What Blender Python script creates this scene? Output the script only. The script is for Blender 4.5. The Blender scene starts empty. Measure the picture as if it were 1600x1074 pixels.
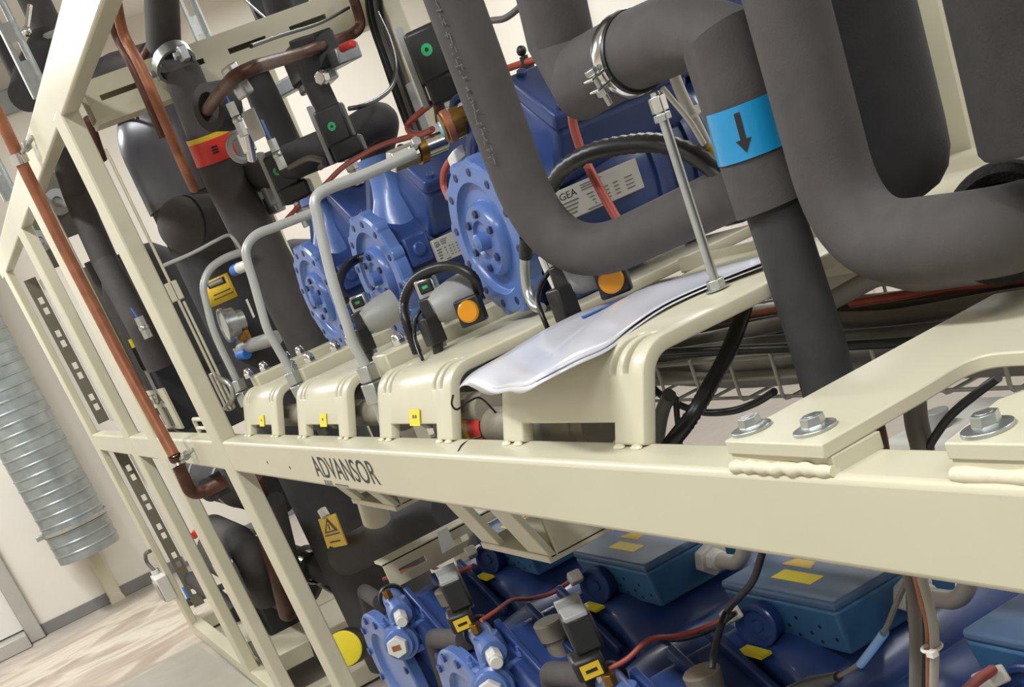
import bpy, bmesh, math, random
from mathutils import Vector, Matrix
random.seed(7)
SC = bpy.context.scene
COL = SC.collection
V = Vector
# ------------------------------------------------------------------ camera geometry
RM = ((0.41365665, 0.83288531, -0.36768226),
      (0.19448852, -0.4753713, -0.85801885),
      (-0.88941689, 0.28341522, -0.35862713))
CAM = V((1.35863982, -0.53532228, 0.27662683))
FOC, PX0, PY0 = 1926.55, 819.06, 1088.45

def at(px, py, x=None, y=None, z=None, d=None):
    """world point seen at a photo position, lying on a given plane of the place"""
    c = ((px - PX0), (py - PY0), FOC)
    w = V([sum(RM[r][k] * c[r] for r in range(3)) for k in range(3)])
    if x is not None: t = (x - CAM.x) / w.x
    elif y is not None: t = (y - CAM.y) / w.y
    elif z is not None: t = (z - CAM.z) / w.z
    else: t = d / FOC
    return CAM + w * t
def tr(pts, y=None):
    """list of (px,py,plane) -> world points; plane is y unless given as ('x',v) / ('z',v)"""
    out = []
    for p in pts:
        if len(p) == 2: out.append(at(p[0], p[1], y=y))
        elif isinstance(p[2], tuple): out.append(at(p[0], p[1], **{p[2][0]: p[2][1]}))
        else: out.append(at(p[0], p[1], y=p[2]))
    return out

# ------------------------------------------------------------------ materials
def lin(c):
    if isinstance(c, str):
        c = c.lstrip('#'); c = [int(c[i:i+2], 16) / 255 for i in (0, 2, 4)]
    return [(v / 12.92 if v <= .04045 else ((v + .055) / 1.055) ** 2.4) for v in c] + [1]
MATS = {}
def mat(name, col, rough=.5, metal=0, var=.06, scale=30, bump=0, bscale=200, col2=None, spec=.5, coat=0, emit=None, alpha=None, trans=0):
    m = bpy.data.materials.new(name); m.use_nodes = True
    nt = m.node_tree; b = nt.nodes['Principled BSDF']
    tc = nt.nodes.new('ShaderNodeTexCoord')
    nz = nt.nodes.new('ShaderNodeTexNoise'); nz.inputs['Scale'].default_value = scale; nz.inputs['Detail'].default_value = 4
    nt.links.new(tc.outputs['Object'], nz.inputs['Vector'])
    rp = nt.nodes.new('ShaderNodeValToRGB')
    a = lin(col)
    c2 = lin(col2) if col2 else [min(1, v * (1 + var)) for v in a[:3]] + [1]
    c1 = a if col2 else [v * (1 - var) for v in a[:3]] + [1]
    rp.color_ramp.elements[0].position = .3; rp.color_ramp.elements[1].position = .7
    rp.color_ramp.elements[0].color = c1; rp.color_ramp.elements[1].color = c2
    nt.links.new(nz.outputs['Fac'], rp.inputs['Fac'])
    nt.links.new(rp.outputs['Color'], b.inputs['Base Color'])
    b.inputs['Roughness'].default_value = rough; b.inputs['Metallic'].default_value = metal
    b.inputs['Specular IOR Level'].default_value = spec
    if coat: b.inputs['Coat Weight'].default_value = coat; b.inputs['Coat Roughness'].default_value = .15
    if trans: b.inputs['Transmission Weight'].default_value = trans
    if bump:
        n2 = nt.nodes.new('ShaderNodeTexNoise'); n2.inputs['Scale'].default_value = bscale; n2.inputs['Detail'].default_value = 3
        nt.links.new(tc.outputs['Object'], n2.inputs['Vector'])
        bp = nt.nodes.new('ShaderNodeBump'); bp.inputs['Strength'].default_value = bump; bp.inputs['Distance'].default_value = .002
        nt.links.new(n2.outputs['Fac'], bp.inputs['Height']); nt.links.new(bp.outputs['Normal'], b.inputs['Normal'])
    if emit: b.inputs['Emission Color'].default_value = lin(col); b.inputs['Emission Strength'].default_value = emit
    MATS[name] = m
    return m
cream = mat('cream_paint', '#cdc7ac', .34, var=.03, scale=6, bump=.05, bscale=260)
cream_rough = mat('cream_weld', '#d6d0b4', .45, var=.04, scale=60, bump=.35, bscale=140)
foam = mat('black_foam', '#4a4644', .78, var=.10, scale=40, bump=.22, bscale=420, spec=.35)
foam_d = mat('dark_foam', '#383636', .72, var=.12, scale=40, bump=.22, bscale=420, spec=.35)
foam_cut = mat('cut_foam', '#2f2c2b', .95, var=.3, scale=220, bump=1.0, bscale=330, spec=.1)
blue = mat('blue_paint', '#2b4278', .36, var=.10, scale=14, bump=.12, bscale=90, coat=.2)  # compressor blue, darkened: shade of the deep parts put into the colour
blue_hi = mat('blue_paint_lit', '#5471ac', .33, var=.10, scale=18, bump=.15, bscale=110, coat=.25)  # same blue, lighter: light on flanges and valves put into the colour
greyl = mat('pale_grey_conduit', '#b4ada0', .45, var=.04, scale=20)
boxblue = mat('petrol_blue_plastic', '#3b6a92', .42, var=.08, scale=20, bump=.1, bscale=150)
boxtop = mat('petrol_blue_lid', '#506a8a', .4, var=.05, scale=20, bump=.05, bscale=150)
zinc = mat('zinc_plated_steel', '#b9bcb8', .33, metal=.9, var=.10, scale=50, bump=.05)
tube_m = mat('grey_painted_tube', '#b4b5ae', .34, metal=.15, var=.05, scale=20)
chrome = mat('bright_steel', '#dad9d4', .18, metal=1, var=.05, scale=40)
galv = mat('galvanised_sheet', '#9fa6a6', .38, metal=.75, var=.16, scale=12, bump=.04)
copper = mat('copper', '#9a6245', .46, metal=.4, var=.2, scale=26)
copper_d = mat('tarnished_copper', '#5d4034', .45, metal=.6, var=.35, scale=26)
brass = mat('brass', '#8d6a32', .35, metal=.9, var=.15, scale=40)
black = mat('black_plastic', '#1d1d1c', .42, var=.15, scale=40)
blackc = mat('black_cable', '#171616', .38, var=.15, scale=60)
greyc = mat('grey_cable', '#98948a', .5, var=.08, scale=30)
greyd = mat('dark_grey_cable', '#625f57', .5, var=.1, scale=30)
redc = mat('red_hose', '#a84a3a', .45, var=.1, scale=30)
orange = mat('orange_plastic', '#d98e0e', .3, var=.03, scale=20)
yellow = mat('yellow_label', '#e8d423', .45, var=.03, scale=30)
yellow_d = mat('ochre_label', '#dcb822', .45, var=.05, scale=30)
red = mat('red_label', '#d7352b', .4, var=.05, scale=20)
ink = mat('black_ink', '#1b1b1a', .5, var=.02)
inkg = mat('grey_ink', '#63645f', .5, var=.02)
white = mat('white_plastic', '#d9d6cc', .4, var=.03, scale=20)
greyp = mat('grey_plastic', '#9a9a96', .45, var=.04, scale=20)
paper = mat('paper', '#d9d8dd', .32, var=.02, scale=8, bump=.1, bscale=25, coat=.5)
bluebit = mat('blue_plastic', '#2a6cc0', .35, var=.05, scale=20)
tape = mat('cyan_tape', '#1489bd', .28, var=.08, scale=12, bump=.3, bscale=40, coat=.3)
green = mat('green_plastic', '#2fae6a', .35, var=.05, scale=20)
plate_m = mat('aluminium_label', '#b8b5ac', .42, metal=.2, var=.04, scale=20)
clear = mat('clear_tube', '#b9b4a8', .2, var=.05, scale=20, coat=.4)
khaki = mat('khaki_cap', '#8b8474', .5, var=.1, scale=40)
glass = mat('sight_glass', '#8ec6ea', .08, var=.05, scale=20, coat=1)
wall_m = mat('wall_paint', '#e8e1d4', .75, var=.025, scale=3, bump=.05, bscale=120)
wall_w = mat('white_wall_paint', '#efe9de', .75, var=.02, scale=3, bump=.05, bscale=120)
ceil_m = mat('ceiling_paint', '#dcd8d0', .8, var=.02, scale=3)
skirt = mat('skirting_grey', '#7d7a75', .6, var=.05, scale=10)
alu = mat('door_aluminium', '#b5b2aa', .4, metal=.3, var=.05, scale=10)
doorw = mat('door_white', '#e2ddd4', .5, var=.02, scale=4)
floorgrey = mat('grey_plinth', '#a09b8c', .55, var=.05, scale=12)

def floor_material():
    m = bpy.data.materials.new('stained_concrete'); m.use_nodes = True
    nt = m.node_tree; b = nt.nodes['Principled BSDF']; N = nt.nodes.new; Lk = nt.links.new
    tc = N('ShaderNodeNewGeometry')
    mp = N('ShaderNodeMapping'); mp.inputs['Scale'].default_value = (1.7, .75, 1); Lk(tc.outputs['Position'], mp.inputs['Vector'])
    n1 = N('ShaderNodeTexNoise'); n1.inputs['Scale'].default_value = 2.1; n1.inputs['Detail'].default_value = 7; n1.inputs['Distortion'].default_value = .9
    Lk(mp.outputs['Vector'], n1.inputs['Vector'])
    r1 = N('ShaderNodeValToRGB'); e = r1.color_ramp.elements
    e[0].position = .34; e[0].color = lin('#a08d79'); e[1].position = .46; e[1].color = lin('#b0a18f')
    x = e.new(.56); x.color = lin('#cdc2ae'); x2 = e.new(.66); x2.color = lin('#b3a596')
    Lk(n1.outputs['Fac'], r1.inputs['Fac'])
    # clean concrete away from the stained patch in front of the rack
    sep = N('ShaderNodeSeparateXYZ'); Lk(tc.outputs['Position'], sep.inputs['Vector'])
    gx = N('ShaderNodeVectorMath'); gx.operation = 'DISTANCE'; gx.inputs[1].default_value = (-5.7, -.35, -1.1); Lk(tc.outputs['Position'], gx.inputs[0])
    n2 = N('ShaderNodeTexNoise'); n2.inputs['Scale'].default_value = 2; Lk(tc.outputs['Position'], n2.inputs['Vector'])
    ad = N('ShaderNodeMath'); ad.operation = 'ADD'; Lk(gx.outputs['Value'], ad.inputs[0]); Lk(n2.outputs['Fac'], ad.inputs[1])
    mr = N('ShaderNodeMapRange'); mr.inputs['From Min'].default_value = 1.2; mr.inputs['From Max'].default_value = 1.9
    Lk(ad.outputs['Value'], mr.inputs['Value'])
    n3 = N('ShaderNodeTexNoise'); n3.inputs['Scale'].default_value = 12; n3.inputs['Detail'].default_value = 6; Lk(tc.outputs['Position'], n3.inputs['Vector'])
    r3 = N('ShaderNodeValToRGB'); r3.color_ramp.elements[0].color = lin('#9c948b'); r3.color_ramp.elements[1].color = lin('#b3aaa0'); Lk(n3.outputs['Fac'], r3.inputs['Fac'])
    mx = N('ShaderNodeMix'); mx.data_type = 'RGBA'
    Lk(mr.outputs['Result'], mx.inputs['Factor']); Lk(r1.outputs['Color'], mx.inputs[6]); Lk(r3.outputs['Color'], mx.inputs[7])
    Lk(mx.outputs[2], b.inputs['Base Color']); b.inputs['Roughness'].default_value = .5
    return m
floor_m = floor_material()

# ------------------------------------------------------------------ mesh building
def frame(axis):
    a = V(axis).normalized()
    h = V((0, 0, 1)) if abs(a.z) < .9 else V((1, 0, 0))
    u = h.cross(a).normalized(); w = a.cross(u).normalized()
    return u, w, a
class MB:
    def __init__(s): s.bm = bmesh.new()
    def add(s, vs, fs):
        bv = [s.bm.verts.new(v) for v in vs]
        for f in fs:
            try: s.bm.faces.new([bv[i] for i in f])
            except ValueError: pass
        return s
    def box(s, lo, hi):
        x0, y0, z0 = lo; x1, y1, z1 = hi
        vs = [(x0,y0,z0),(x1,y0,z0),(x1,y1,z0),(x0,y1,z0),(x0,y0,z1),(x1,y0,z1),(x1,y1,z1),(x0,y1,z1)]
        return s.add(vs, [(0,3,2,1),(4,5,6,7),(0,1,5,4),(1,2,6,5),(2,3,7,6),(3,0,4,7)])
    def obox(s, c, ax, half):
        c = V(c); A = [V(a).normalized() * h for a, h in zip(ax, half)]
        vs = [c + A[0]*i + A[1]*j + A[2]*k for k in (-1,1) for i, j in ((-1,-1),(1,-1),(1,1),(-1,1))]
        return s.add(vs, [(0,3,2,1),(4,5,6,7),(0,1,5,4),(1,2,6,5),(2,3,7,6),(3,0,4,7)])
    def bar(s, p0, p1, w, h, up=(0,0,1)):
        p0, p1 = V(p0), V(p1); a = (p1 - p0).normalized(); u = V(up); u = (u - a * u.dot(a)).normalized(); sd = a.cross(u)
        return s.obox((p0 + p1) / 2, (a, sd, u), ((p1 - p0).length / 2, w / 2, h / 2))
    def lathe(s, o, axis, prof, n=32, a0=0, closed=False):
        o = V(o); u, w, a = frame(axis); rings = []; vs = []
        for d, r in prof:
            if r <= 1e-6: rings.append([len(vs)]); vs.append(o + a * d)
            else:
                rings.append(list(range(len(vs), len(vs) + n)))
                for k in range(n):
                    t = a0 + 2 * math.pi * k / n; vs.append(o + a * d + (u * math.cos(t) + w * math.sin(t)) * r)
        fs = []
        for A, B in zip(rings, rings[1:] + ([rings[0]] if closed else [])):
            for k in range(n):
                k2 = (k + 1) % n
                if len(A) == 1 and len(B) == 1: continue
                if len(A) == 1: fs.append((A[0], B[k2], B[k]))
                elif len(B) == 1: fs.append((A[k], A[k2], B[0]))
                else: fs.append((A[k], A[k2], B[k2], B[k]))
        return s.add(vs, fs)
    def cyl(s, p0, p1, r0, r1=None, n=24, caps=True, a0=0):
        p0, p1 = V(p0), V(p1); L = (p1 - p0).length; r1 = r0 if r1 is None else r1
        pr = [(0, r0), (L, r1)]
        if caps: pr = [(0, 0)] + pr + [(L, 0)]
        return s.lathe(p0, p1 - p0, pr, n, a0)
    def hexa(s, c, axis, r, h): return s.cyl(V(c), V(c) + V(axis).normalized() * h, r, n=6, a0=.3)
    def tube(s, pts, r, n=14, caps=True):
        pts = [V(p) for p in pts]; m = len(pts)
        rs = r if isinstance(r, (list, tuple)) else [r] * m
        T = []
        for i in range(m):
            t = (pts[min(i + 1, m - 1)] - pts[max(i - 1, 0)]); T.append(t.normalized())
        u = frame(T[0])[0]; vs = []; prev = T[0]
        for i in range(m):
            q = prev.rotation_difference(T[i]); u = q @ u; u = (u - T[i] * u.dot(T[i])).normalized(); w = T[i].cross(u); prev = T[i]
            for k in range(n):
                a = 2 * math.pi * k / n; vs.append(pts[i] + (u * math.cos(a) + w * math.sin(a)) * rs[i])
        fs = [(i*n+k, i*n+(k+1)%n, (i+1)*n+(k+1)%n, (i+1)*n+k) for i in range(m-1) for k in range(n)]
        if caps: fs += [tuple(range(n-1, -1, -1)), tuple(range((m-1)*n, m*n))]
        return s.add(vs, fs)
    def torus(s, c, axis, R, r, n=36, m=10, a0=0, a1=2*math.pi):
        u, w, a = frame(axis); full = abs(a1 - a0 - 2 * math.pi) < 1e-6
        pts = [V(c) + (u * math.cos(t) + w * math.sin(t)) * R for t in [a0 + (a1 - a0) * k / n for k in range(n + (0 if full else 1))]]
        if not full: return s.tube(pts, r, m)
        return s.tube(pts + [pts[0], pts[1]], r, m, caps=False)
    def prism(s, poly, vec):
        poly = [V(p) for p in poly]; n = len(poly); vec = V(vec)
        return s.add(poly + [p + vec for p in poly], [tuple(range(n-1,-1,-1)), tuple(range(n, 2*n))] + [(i, (i+1)%n, n+(i+1)%n, n+i) for i in range(n)])
    def sphere(s, c, r, sc=(1,1,1), n=24, m=14):
        c = V(c); vs = []; fs = []
        for j in range(m + 1):
            p = math.pi * j / m
            for k in range(n):
                t = 2*math.pi*k/n; vs.append(c + V((math.sin(p)*math.cos(t)*sc[0], math.sin(p)*math.sin(t)*sc[1], math.cos(p)*sc[2]))*r)
        fs = [(j*n+k, j*n+(k+1)%n, (j+1)*n+(k+1)%n, (j+1)*n+k) for j in range(m) for k in range(n)]
        return s.add(vs, fs)
    def grid(s, rows):
        n = len(rows[0]); vs = [V(p) for r in rows for p in r]
        return s.add(vs, [(i*n+k, i*n+k+1, (i+1)*n+k+1, (i+1)*n+k) for i in range(len(rows)-1) for k in range(n-1)])

WL = {}
def link(o): COL.objects.link(o); return o
def build(name, mb, m, parent=None, label=None, bevel=0, seg=2, smooth=40, solid=0, weld=True, kind=None):
    bm = mb.bm
    if weld: bmesh.ops.remove_doubles(bm, verts=bm.verts, dist=1e-5)
    bad = [f for f in bm.faces if f.calc_area() < 1e-12]
    if bad: bmesh.ops.delete(bm, geom=bad, context='FACES_ONLY')
    bmesh.ops.recalc_face_normals(bm, faces=bm.faces)
    if parent is not None: org = WL[parent]
    else:
        xs = [v.co for v in bm.verts]
        lo = [min(c[k] for c in xs) for k in range(3)]; hi = [max(c[k] for c in xs) for k in range(3)]
        org = V(((lo[0]+hi[0])/2, (lo[1]+hi[1])/2, lo[2]))
    for v in bm.verts: v.co -= org
    me = bpy.data.meshes.new(name); bm.to_mesh(me); bm.free()
    me.materials.append(m)
    me.polygons.foreach_set('use_smooth', [True] * len(me.polygons)); me.set_sharp_from_angle(angle=math.radians(smooth))
    o = link(bpy.data.objects.new(name, me))
    if solid:
        sm = o.modifiers.new('Solidify', 'SOLIDIFY'); sm.thickness = abs(solid); sm.offset = -1 if solid > 0 else 1
    if bevel:
        b = o.modifiers.new('Bevel', 'BEVEL'); b.width = bevel; b.segments = seg; b.limit_method = 'ANGLE'; b.angle_limit = math.radians(50)
    if parent is not None: o.parent = parent
    else: o.location = org
    WL[o] = org.copy()
    if label: o['label'] = label
    if kind: o['kind'] = kind
    return o
def tag(o, label, cat, group=None):
    o['label'] = label; o['category'] = cat
    if group: o['group'] = group
    return o
def thing(name, label, cat, loc, group=None):
    o = link(bpy.data.objects.new(name, None)); o.location = V(loc); o.empty_display_size = .05
    WL[o] = V(loc); return tag(o, label, cat, group)
def dup(root, loc, label=None, skip=()):
    r = link(root.copy()); r.location = V(loc); WL[r] = V(loc)
    if label: r['label'] = label
    for ch in [c for c in root.children if c.name.split('.')[0] not in skip]:
        c = link(ch.copy()); c.parent = r; WL[c] = V(loc)
        for g in ch.children:
            e = link(g.copy()); e.parent = c; WL[e] = V(loc)
    return r
def fillet(pts, rad, n=8):
    pts = [V(p) for p in pts]; out = [pts[0]]
    rr = rad if isinstance(rad, (list, tuple)) else [rad] * (len(pts) - 2)
    for i in range(1, len(pts) - 1):
        p, a, b = pts[i], pts[i-1], pts[i+1]
        d1 = (a - p); d2 = (b - p); r = rr[i-1]
        ang = d1.angle(d2); t = min(r / max(math.tan(ang / 2), .05), d1.length * .49, d2.length * .49)
        q1 = p + d1.normalized() * t; q2 = p + d2.normalized() * t
        for k in range(n + 1):
            s = k / n; out.append(q1 * (1-s)**2 + p * 2*s*(1-s) + q2 * s*s)
    return out + [pts[-1]]
def spline(pts, k=8):
    pts = [V(p) for p in pts]; out = []
    P = [pts[0] * 2 - pts[1]] + pts + [pts[-1] * 2 - pts[-2]]
    for i in range(1, len(P) - 2):
        for j in range(k):
            t = j / k; a, b, c, d = P[i-1], P[i], P[i+1], P[i+2]
            out.append(.5 * ((2*b) + (c-a)*t + (2*a-5*b+4*c-d)*t*t + (3*b-a-3*c+d)*t**3))
    return out + [pts[-1]]
def rope(name, pts, r, m, parent=None, label=None, cat=None, group=None, n=10, lab=None):
    o = build(name, MB().tube(spline(pts), r, n), m, parent, lab)
    if parent is None: tag(o, label, cat, group)
    return o
def textmesh(name, s, origin, xdir, updir, height, m, parent, width=None, lift=.0006, label=None, depth=.0003):
    """lettering laid on a surface: origin = lower left corner"""
    cu = bpy.data.curves.new(name, 'FONT'); cu.body = s; cu.size = 1; cu.extrude = 0
    to = bpy.data.objects.new(name, cu); COL.objects.link(to)
    dg = bpy.context.evaluated_depsgraph_get(); me = bpy.data.meshes.new_from_object(to.evaluated_get(dg))
    bpy.data.objects.remove(to); 
    xs = [v.co.x for v in me.vertices]; ys = [v.co.y for v in me.vertices]
    x0, x1, y0, y1 = min(xs), max(xs), min(ys), max(ys)
    X = V(xdir).normalized(); U = V(updir); U = (U - X * U.dot(X)).normalized(); Nn = X.cross(U)
    sy = height / (y1 - y0); sx = (width / (x1 - x0)) if width else sy
    org = WL[parent]
    for v in me.vertices:
        v.co = V(origin) + X * ((v.co.x - x0) * sx) + U * ((v.co.y - y0) * sy) + Nn * lift - org
    me.materials.clear(); me.materials.append(m)
    o = link(bpy.data.objects.new(name, me)); o.parent = parent; WL[o] = org
    if label: o['label'] = label
    return o
# ------------------------------------------------------------------ the room
ZF = -1.1
build('floor', MB().box((-7.2, -3.6, ZF - .08), (4.2, 3.7, ZF)), floor_m, kind='structure')
build('wall_left', MB().box((-7.2, -3.6, ZF), (-7.06, 3.7, 2.0)), wall_m, kind='structure')
build('wall_back', MB().box((-7.06, 3.6, ZF), (4.2, 3.7, 2.0)), wall_w, kind='structure')
build('bounce_wall', MB().box((-7.06, -3.4, ZF), (4.2, -3.3, 2.0)), wall_w, kind='structure')  # unseen white wall, added to bounce fill light onto the rack front
build('ceiling', MB().box((-7.2, -3.6, 2.0), (4.2, 3.7, 2.1)), ceil_m, kind='structure')
dY = at(67, 985, x=-7.0).y
build('baseboard_left', MB().box((-7.06, dY, ZF), (-7.045, 3.6, ZF + .075)), skirt, kind='structure', bevel=.004)
build('baseboard_back', MB().box((-7.045, 3.585, ZF), (4.2, 3.6, ZF + .075)), skirt, kind='structure', bevel=.004)
for k, (x0, x1) in enumerate(((-6.3, -5.5), (-4.4, -3.75), (-2.6, -1.95))):
    build('trim_%d' % (k + 1), MB().box((x0, 3.42, ZF), (x1, 3.6, 2.0)), wall_m, kind='structure', bevel=.01)
dr = build('door_1', MB().box((-7.05, dY - 1.05, ZF + .1), (-7.02, dY - .1, 1.1)), doorw, kind='structure')
dfm = MB()
dfm.box((-7.06, dY - .1, ZF + .004), (-6.98, dY, 1.2)); dfm.box((-7.06, dY - 1.15, ZF + .004), (-6.98, dY - 1.05, 1.2)); dfm.box((-7.06, dY - 1.05, 1.1), (-6.98, dY - .1, 1.2))
build('door_frame', dfm, alu, dr, bevel=.006)
build('door_sill', MB().box((-7.06, dY - 1.05, ZF + .002), (-6.86, dY - .1, ZF + .09)), alu, dr, bevel=.006)
# ------------------------------------------------------------------ far wall fittings
dc = at(141, 862, x=-6.8)
t = thing('ventilation_duct', 'large spiral-wound galvanised duct hanging in front of the far wall', 'duct', (dc.x, dc.y, dc.z))
R0 = .2; prof = [(0, R0 - .004), (0, R0)]; z = 0
while z < 2.64:
    prof += [(z + .004, R0), (z + .044, R0), (z + .049, R0 + .0045), (z + .055, R0 + .0045), (z + .060, R0)]; z += .063
build('duct_pipe', MB().lathe(dc, V((0, .0, 1)), prof + [(z, R0)], 48), galv, t)
build('duct_collar', MB().lathe(dc + V((0, 0, .2)), (0, 0, 1), [(-.012, R0 + .004), (-.012, R0 + .016), (.012, R0 + .016), (.012, R0 + .004)], 48), zinc, t)
ck = dc + V((0, -R0 - .02, .2))
build('collar_clamp', MB().box(ck - V((.02, .03, .015)), ck + V((.02, .02, .015))), zinc, t, bevel=.003)
a, b = at(140, 850, x=-7.03), at(187, 943, x=-7.03)
t = thing('cable_trunking', 'narrow beige trunking on the far wall below the duct', 'trunking', (b.x, b.y, b.z))
build('trunking_body', MB().box((-7.06, b.y - .045, b.z + .02), (-7.0, b.y + .045, b.z + .75)), cream, t, bevel=.01)
build('trunking_cap', MB().cyl((-7.06, b.y, b.z + .03), (-6.995, b.y, b.z + .03), .05), cream, t, bevel=.006)
# grey low plinth on the floor
build_p = build('floor_plinth', MB().prism([at(306, 1006, z=ZF + .02), at(185, 1076, z=ZF + .02), at(150, 1100, z=ZF + .02), at(520, 1180, z=ZF + .02), at(470, 1120, z=ZF + .02)], (0, 0, -.03)), floorgrey)
tag(build_p, 'flat smooth grey floor plate beside the lower rail of the rack', 'floor plate')

# ------------------------------------------------------------------ the rack frame
FR = thing('steel_rack_frame', 'long cream welded steel frame carrying all the refrigeration machinery', 'rack', (-1.5, .4, ZF))
BH = .08; BD = .055
build('front_beam', MB().box((-5.02, 0, -BH), (1.75, BD, 0)), cream, FR, bevel=.0065, seg=3)
build('top_rail', MB().box((-5.2, -.001, .779), (1.75, .043, .868)), cream, FR, bevel=.006)
build('bottom_rail', MB().box((-5.08, -.0005, -1.092), (1.75, .06, -1.012)), cream, FR, bevel=.006)
POSTS = [(-1.886, -1.762), (-3.03, -2.86), (-3.70, -3.53), (-5.06, -4.88)]
for k, (x0, x1) in enumerate(POSTS):
    build('post', MB().box((x0, -.002, -1.03), (x1, .041 if k < 3 else .030, .80)), cream, FR, bevel=.005)
    build('back_post', MB().box((x0, .82, -1.09), (x1, .87, .95)), cream, FR, bevel=.005)
build('back_beam', MB().box((-5.02, .82, -BH), (.2, .87, 0)), cream, FR, bevel=.006)
build('back_bottom_rail', MB().box((-5.08, .82, -1.092), (.2, .87, -1.012)), cream, FR, bevel=.006)
build('cross_rail', MB().box((-5.06, .06, -1.09), (-4.95, .82, -1.02)), cream, FR, bevel=.005)
build('cross_rail', MB().box((-1.88, .06, -1.09), (-1.77, .82, -1.02)), cream, FR, bevel=.005)
build('cross_rail', MB().box((-3.0, .06, -1.09), (-2.9, .82, -1.02)), cream, FR, bevel=.005)

def slotplate(mb, o, X, U, N, L, H, T, slots):
    """plate of length L (along X), height H (along U), thickness T, with rectangular slots (s0,s1,h0,h1) left open"""
    o = V(o); X, U, N = V(X), V(U), V(N)
    xs = sorted({0, L} | {s[0] for s in slots} | {s[1] for s in slots})
    hs = sorted({0, H} | {s[2] for s in slots} | {s[3] for s in slots})
    nx, nh = len(xs) - 1, len(hs) - 1
    def open_(i, j):
        if i < 0 or j < 0 or i >= nx or j >= nh: return True
        mx, mh = (xs[i] + xs[i+1]) / 2, (hs[j] + hs[j+1]) / 2
        return any(s[0] < mx < s[1] and s[2] < mh < s[3] for s in slots)
    vid = {}
    def vv(i, j, k):
        if (i, j, k) not in vid: vid[(i, j, k)] = mb.bm.verts.new(o + X * xs[i] + U * hs[j] + N * (T * k))
        return vid[(i, j, k)]
    for i in range(nx):
        for j in range(nh):
            if open_(i, j): continue
            mb.bm.faces.new([vv(i, j, 0), vv(i+1, j, 0), vv(i+1, j+1, 0), vv(i, j+1, 0)]); mb.bm.faces.new([vv(i, j+1, 1), vv(i+1, j+1, 1), vv(i+1, j, 1), vv(i, j, 1)])
            for (di, dj, a, b) in ((-1, 0, (i, j), (i, j+1)), (1, 0, (i+1, j), (i+1, j+1)), (0, -1, (i, j), (i+1, j)), (0, 1, (i, j+1), (i+1, j+1))):
                if open_(i + di, j + dj): mb.bm.faces.new([vv(*a, 0), vv(*b, 0), vv(*b, 1), vv(*a, 1)])
    return mb
# slotted cross member between the front and back posts near the top
y0, z0, z1 = at(150, 185, x=-1.86).y, at(200, 170, x=-1.86).z, at(200, 108, x=-1.86).z
cr = MB(); L = .84 - y0
slotplate(cr, (-1.86, y0, z0), (0, 1, 0), (0, 0, 1), (-1, 0, 0), L, z1 - z0, .006, [(.03 + i * .165, .03 + i * .165 + .1, (z1 - z0) * .44, (z1 - z0) * .60) for i in range(4)])
cr.box((-1.936, y0, z0), (-1.93, .84, z1)); cr.box((-1.93, y0, z0 - .012), (-1.854, .84, z0)); cr.box((-1.93, y0, z1), (-1.86, .84, z1 + .006))
build('slotted_crossbar', cr, cream, FR, weld=False)

# lettering on the beam: the maker's word and a small mark under it
lx0, lx1 = at(494, 738, y=0).x, at(588, 740, y=0).x
zl0, zl1 = -.0605, -.0185
textmesh('lettering', 'ADVANSOR', (lx0, 0, zl0), (1, 0, 0), (0, 0, 1), zl1 - zl0, ink, FR, width=lx1 - lx0, lift=.0006, label='black printed lettering')
mx0, mx1 = at(509, 756, y=0).x, at(522, 758, y=0).x
mk = MB(); hz = -.0755
for i in range(3):
    w = (mx1 - mx0) / 3; x = mx0 + i * w
    for (a, b, c, d) in ((x, hz, x + w * .86, hz + .0016), (x, hz + .0074, x + w * .86, hz + .009), (x, hz, x + w * .2, hz + .009), (x, hz + .0036, x + w * .86, hz + .005)):
        mk.add([(a, -.0006, b), (c, -.0006, b), (c, -.0006, d), (a, -.0006, d)], [(0, 1, 2, 3)])
for i in range(7):
    x = mx1 + .012 + i * .0125
    mk.add([(x, -.0006, hz + .002), (x + .009, -.0006, hz + .002), (x + .009, -.0006, hz + .0055), (x, -.0006, hz + .0055)], [(0, 1, 2, 3)])
build('printed_mark', mk, inkg, FR, label='small dark printed mark')
for i, q in enumerate(((418, 723), (453, 731))):
    p = at(*q, y=0)
    build('drilled_hole', MB().cyl(p + V((0, -.0006, 0)), p + V((0, .0005, 0)), .0036, n=12), ink, FR)

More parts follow.
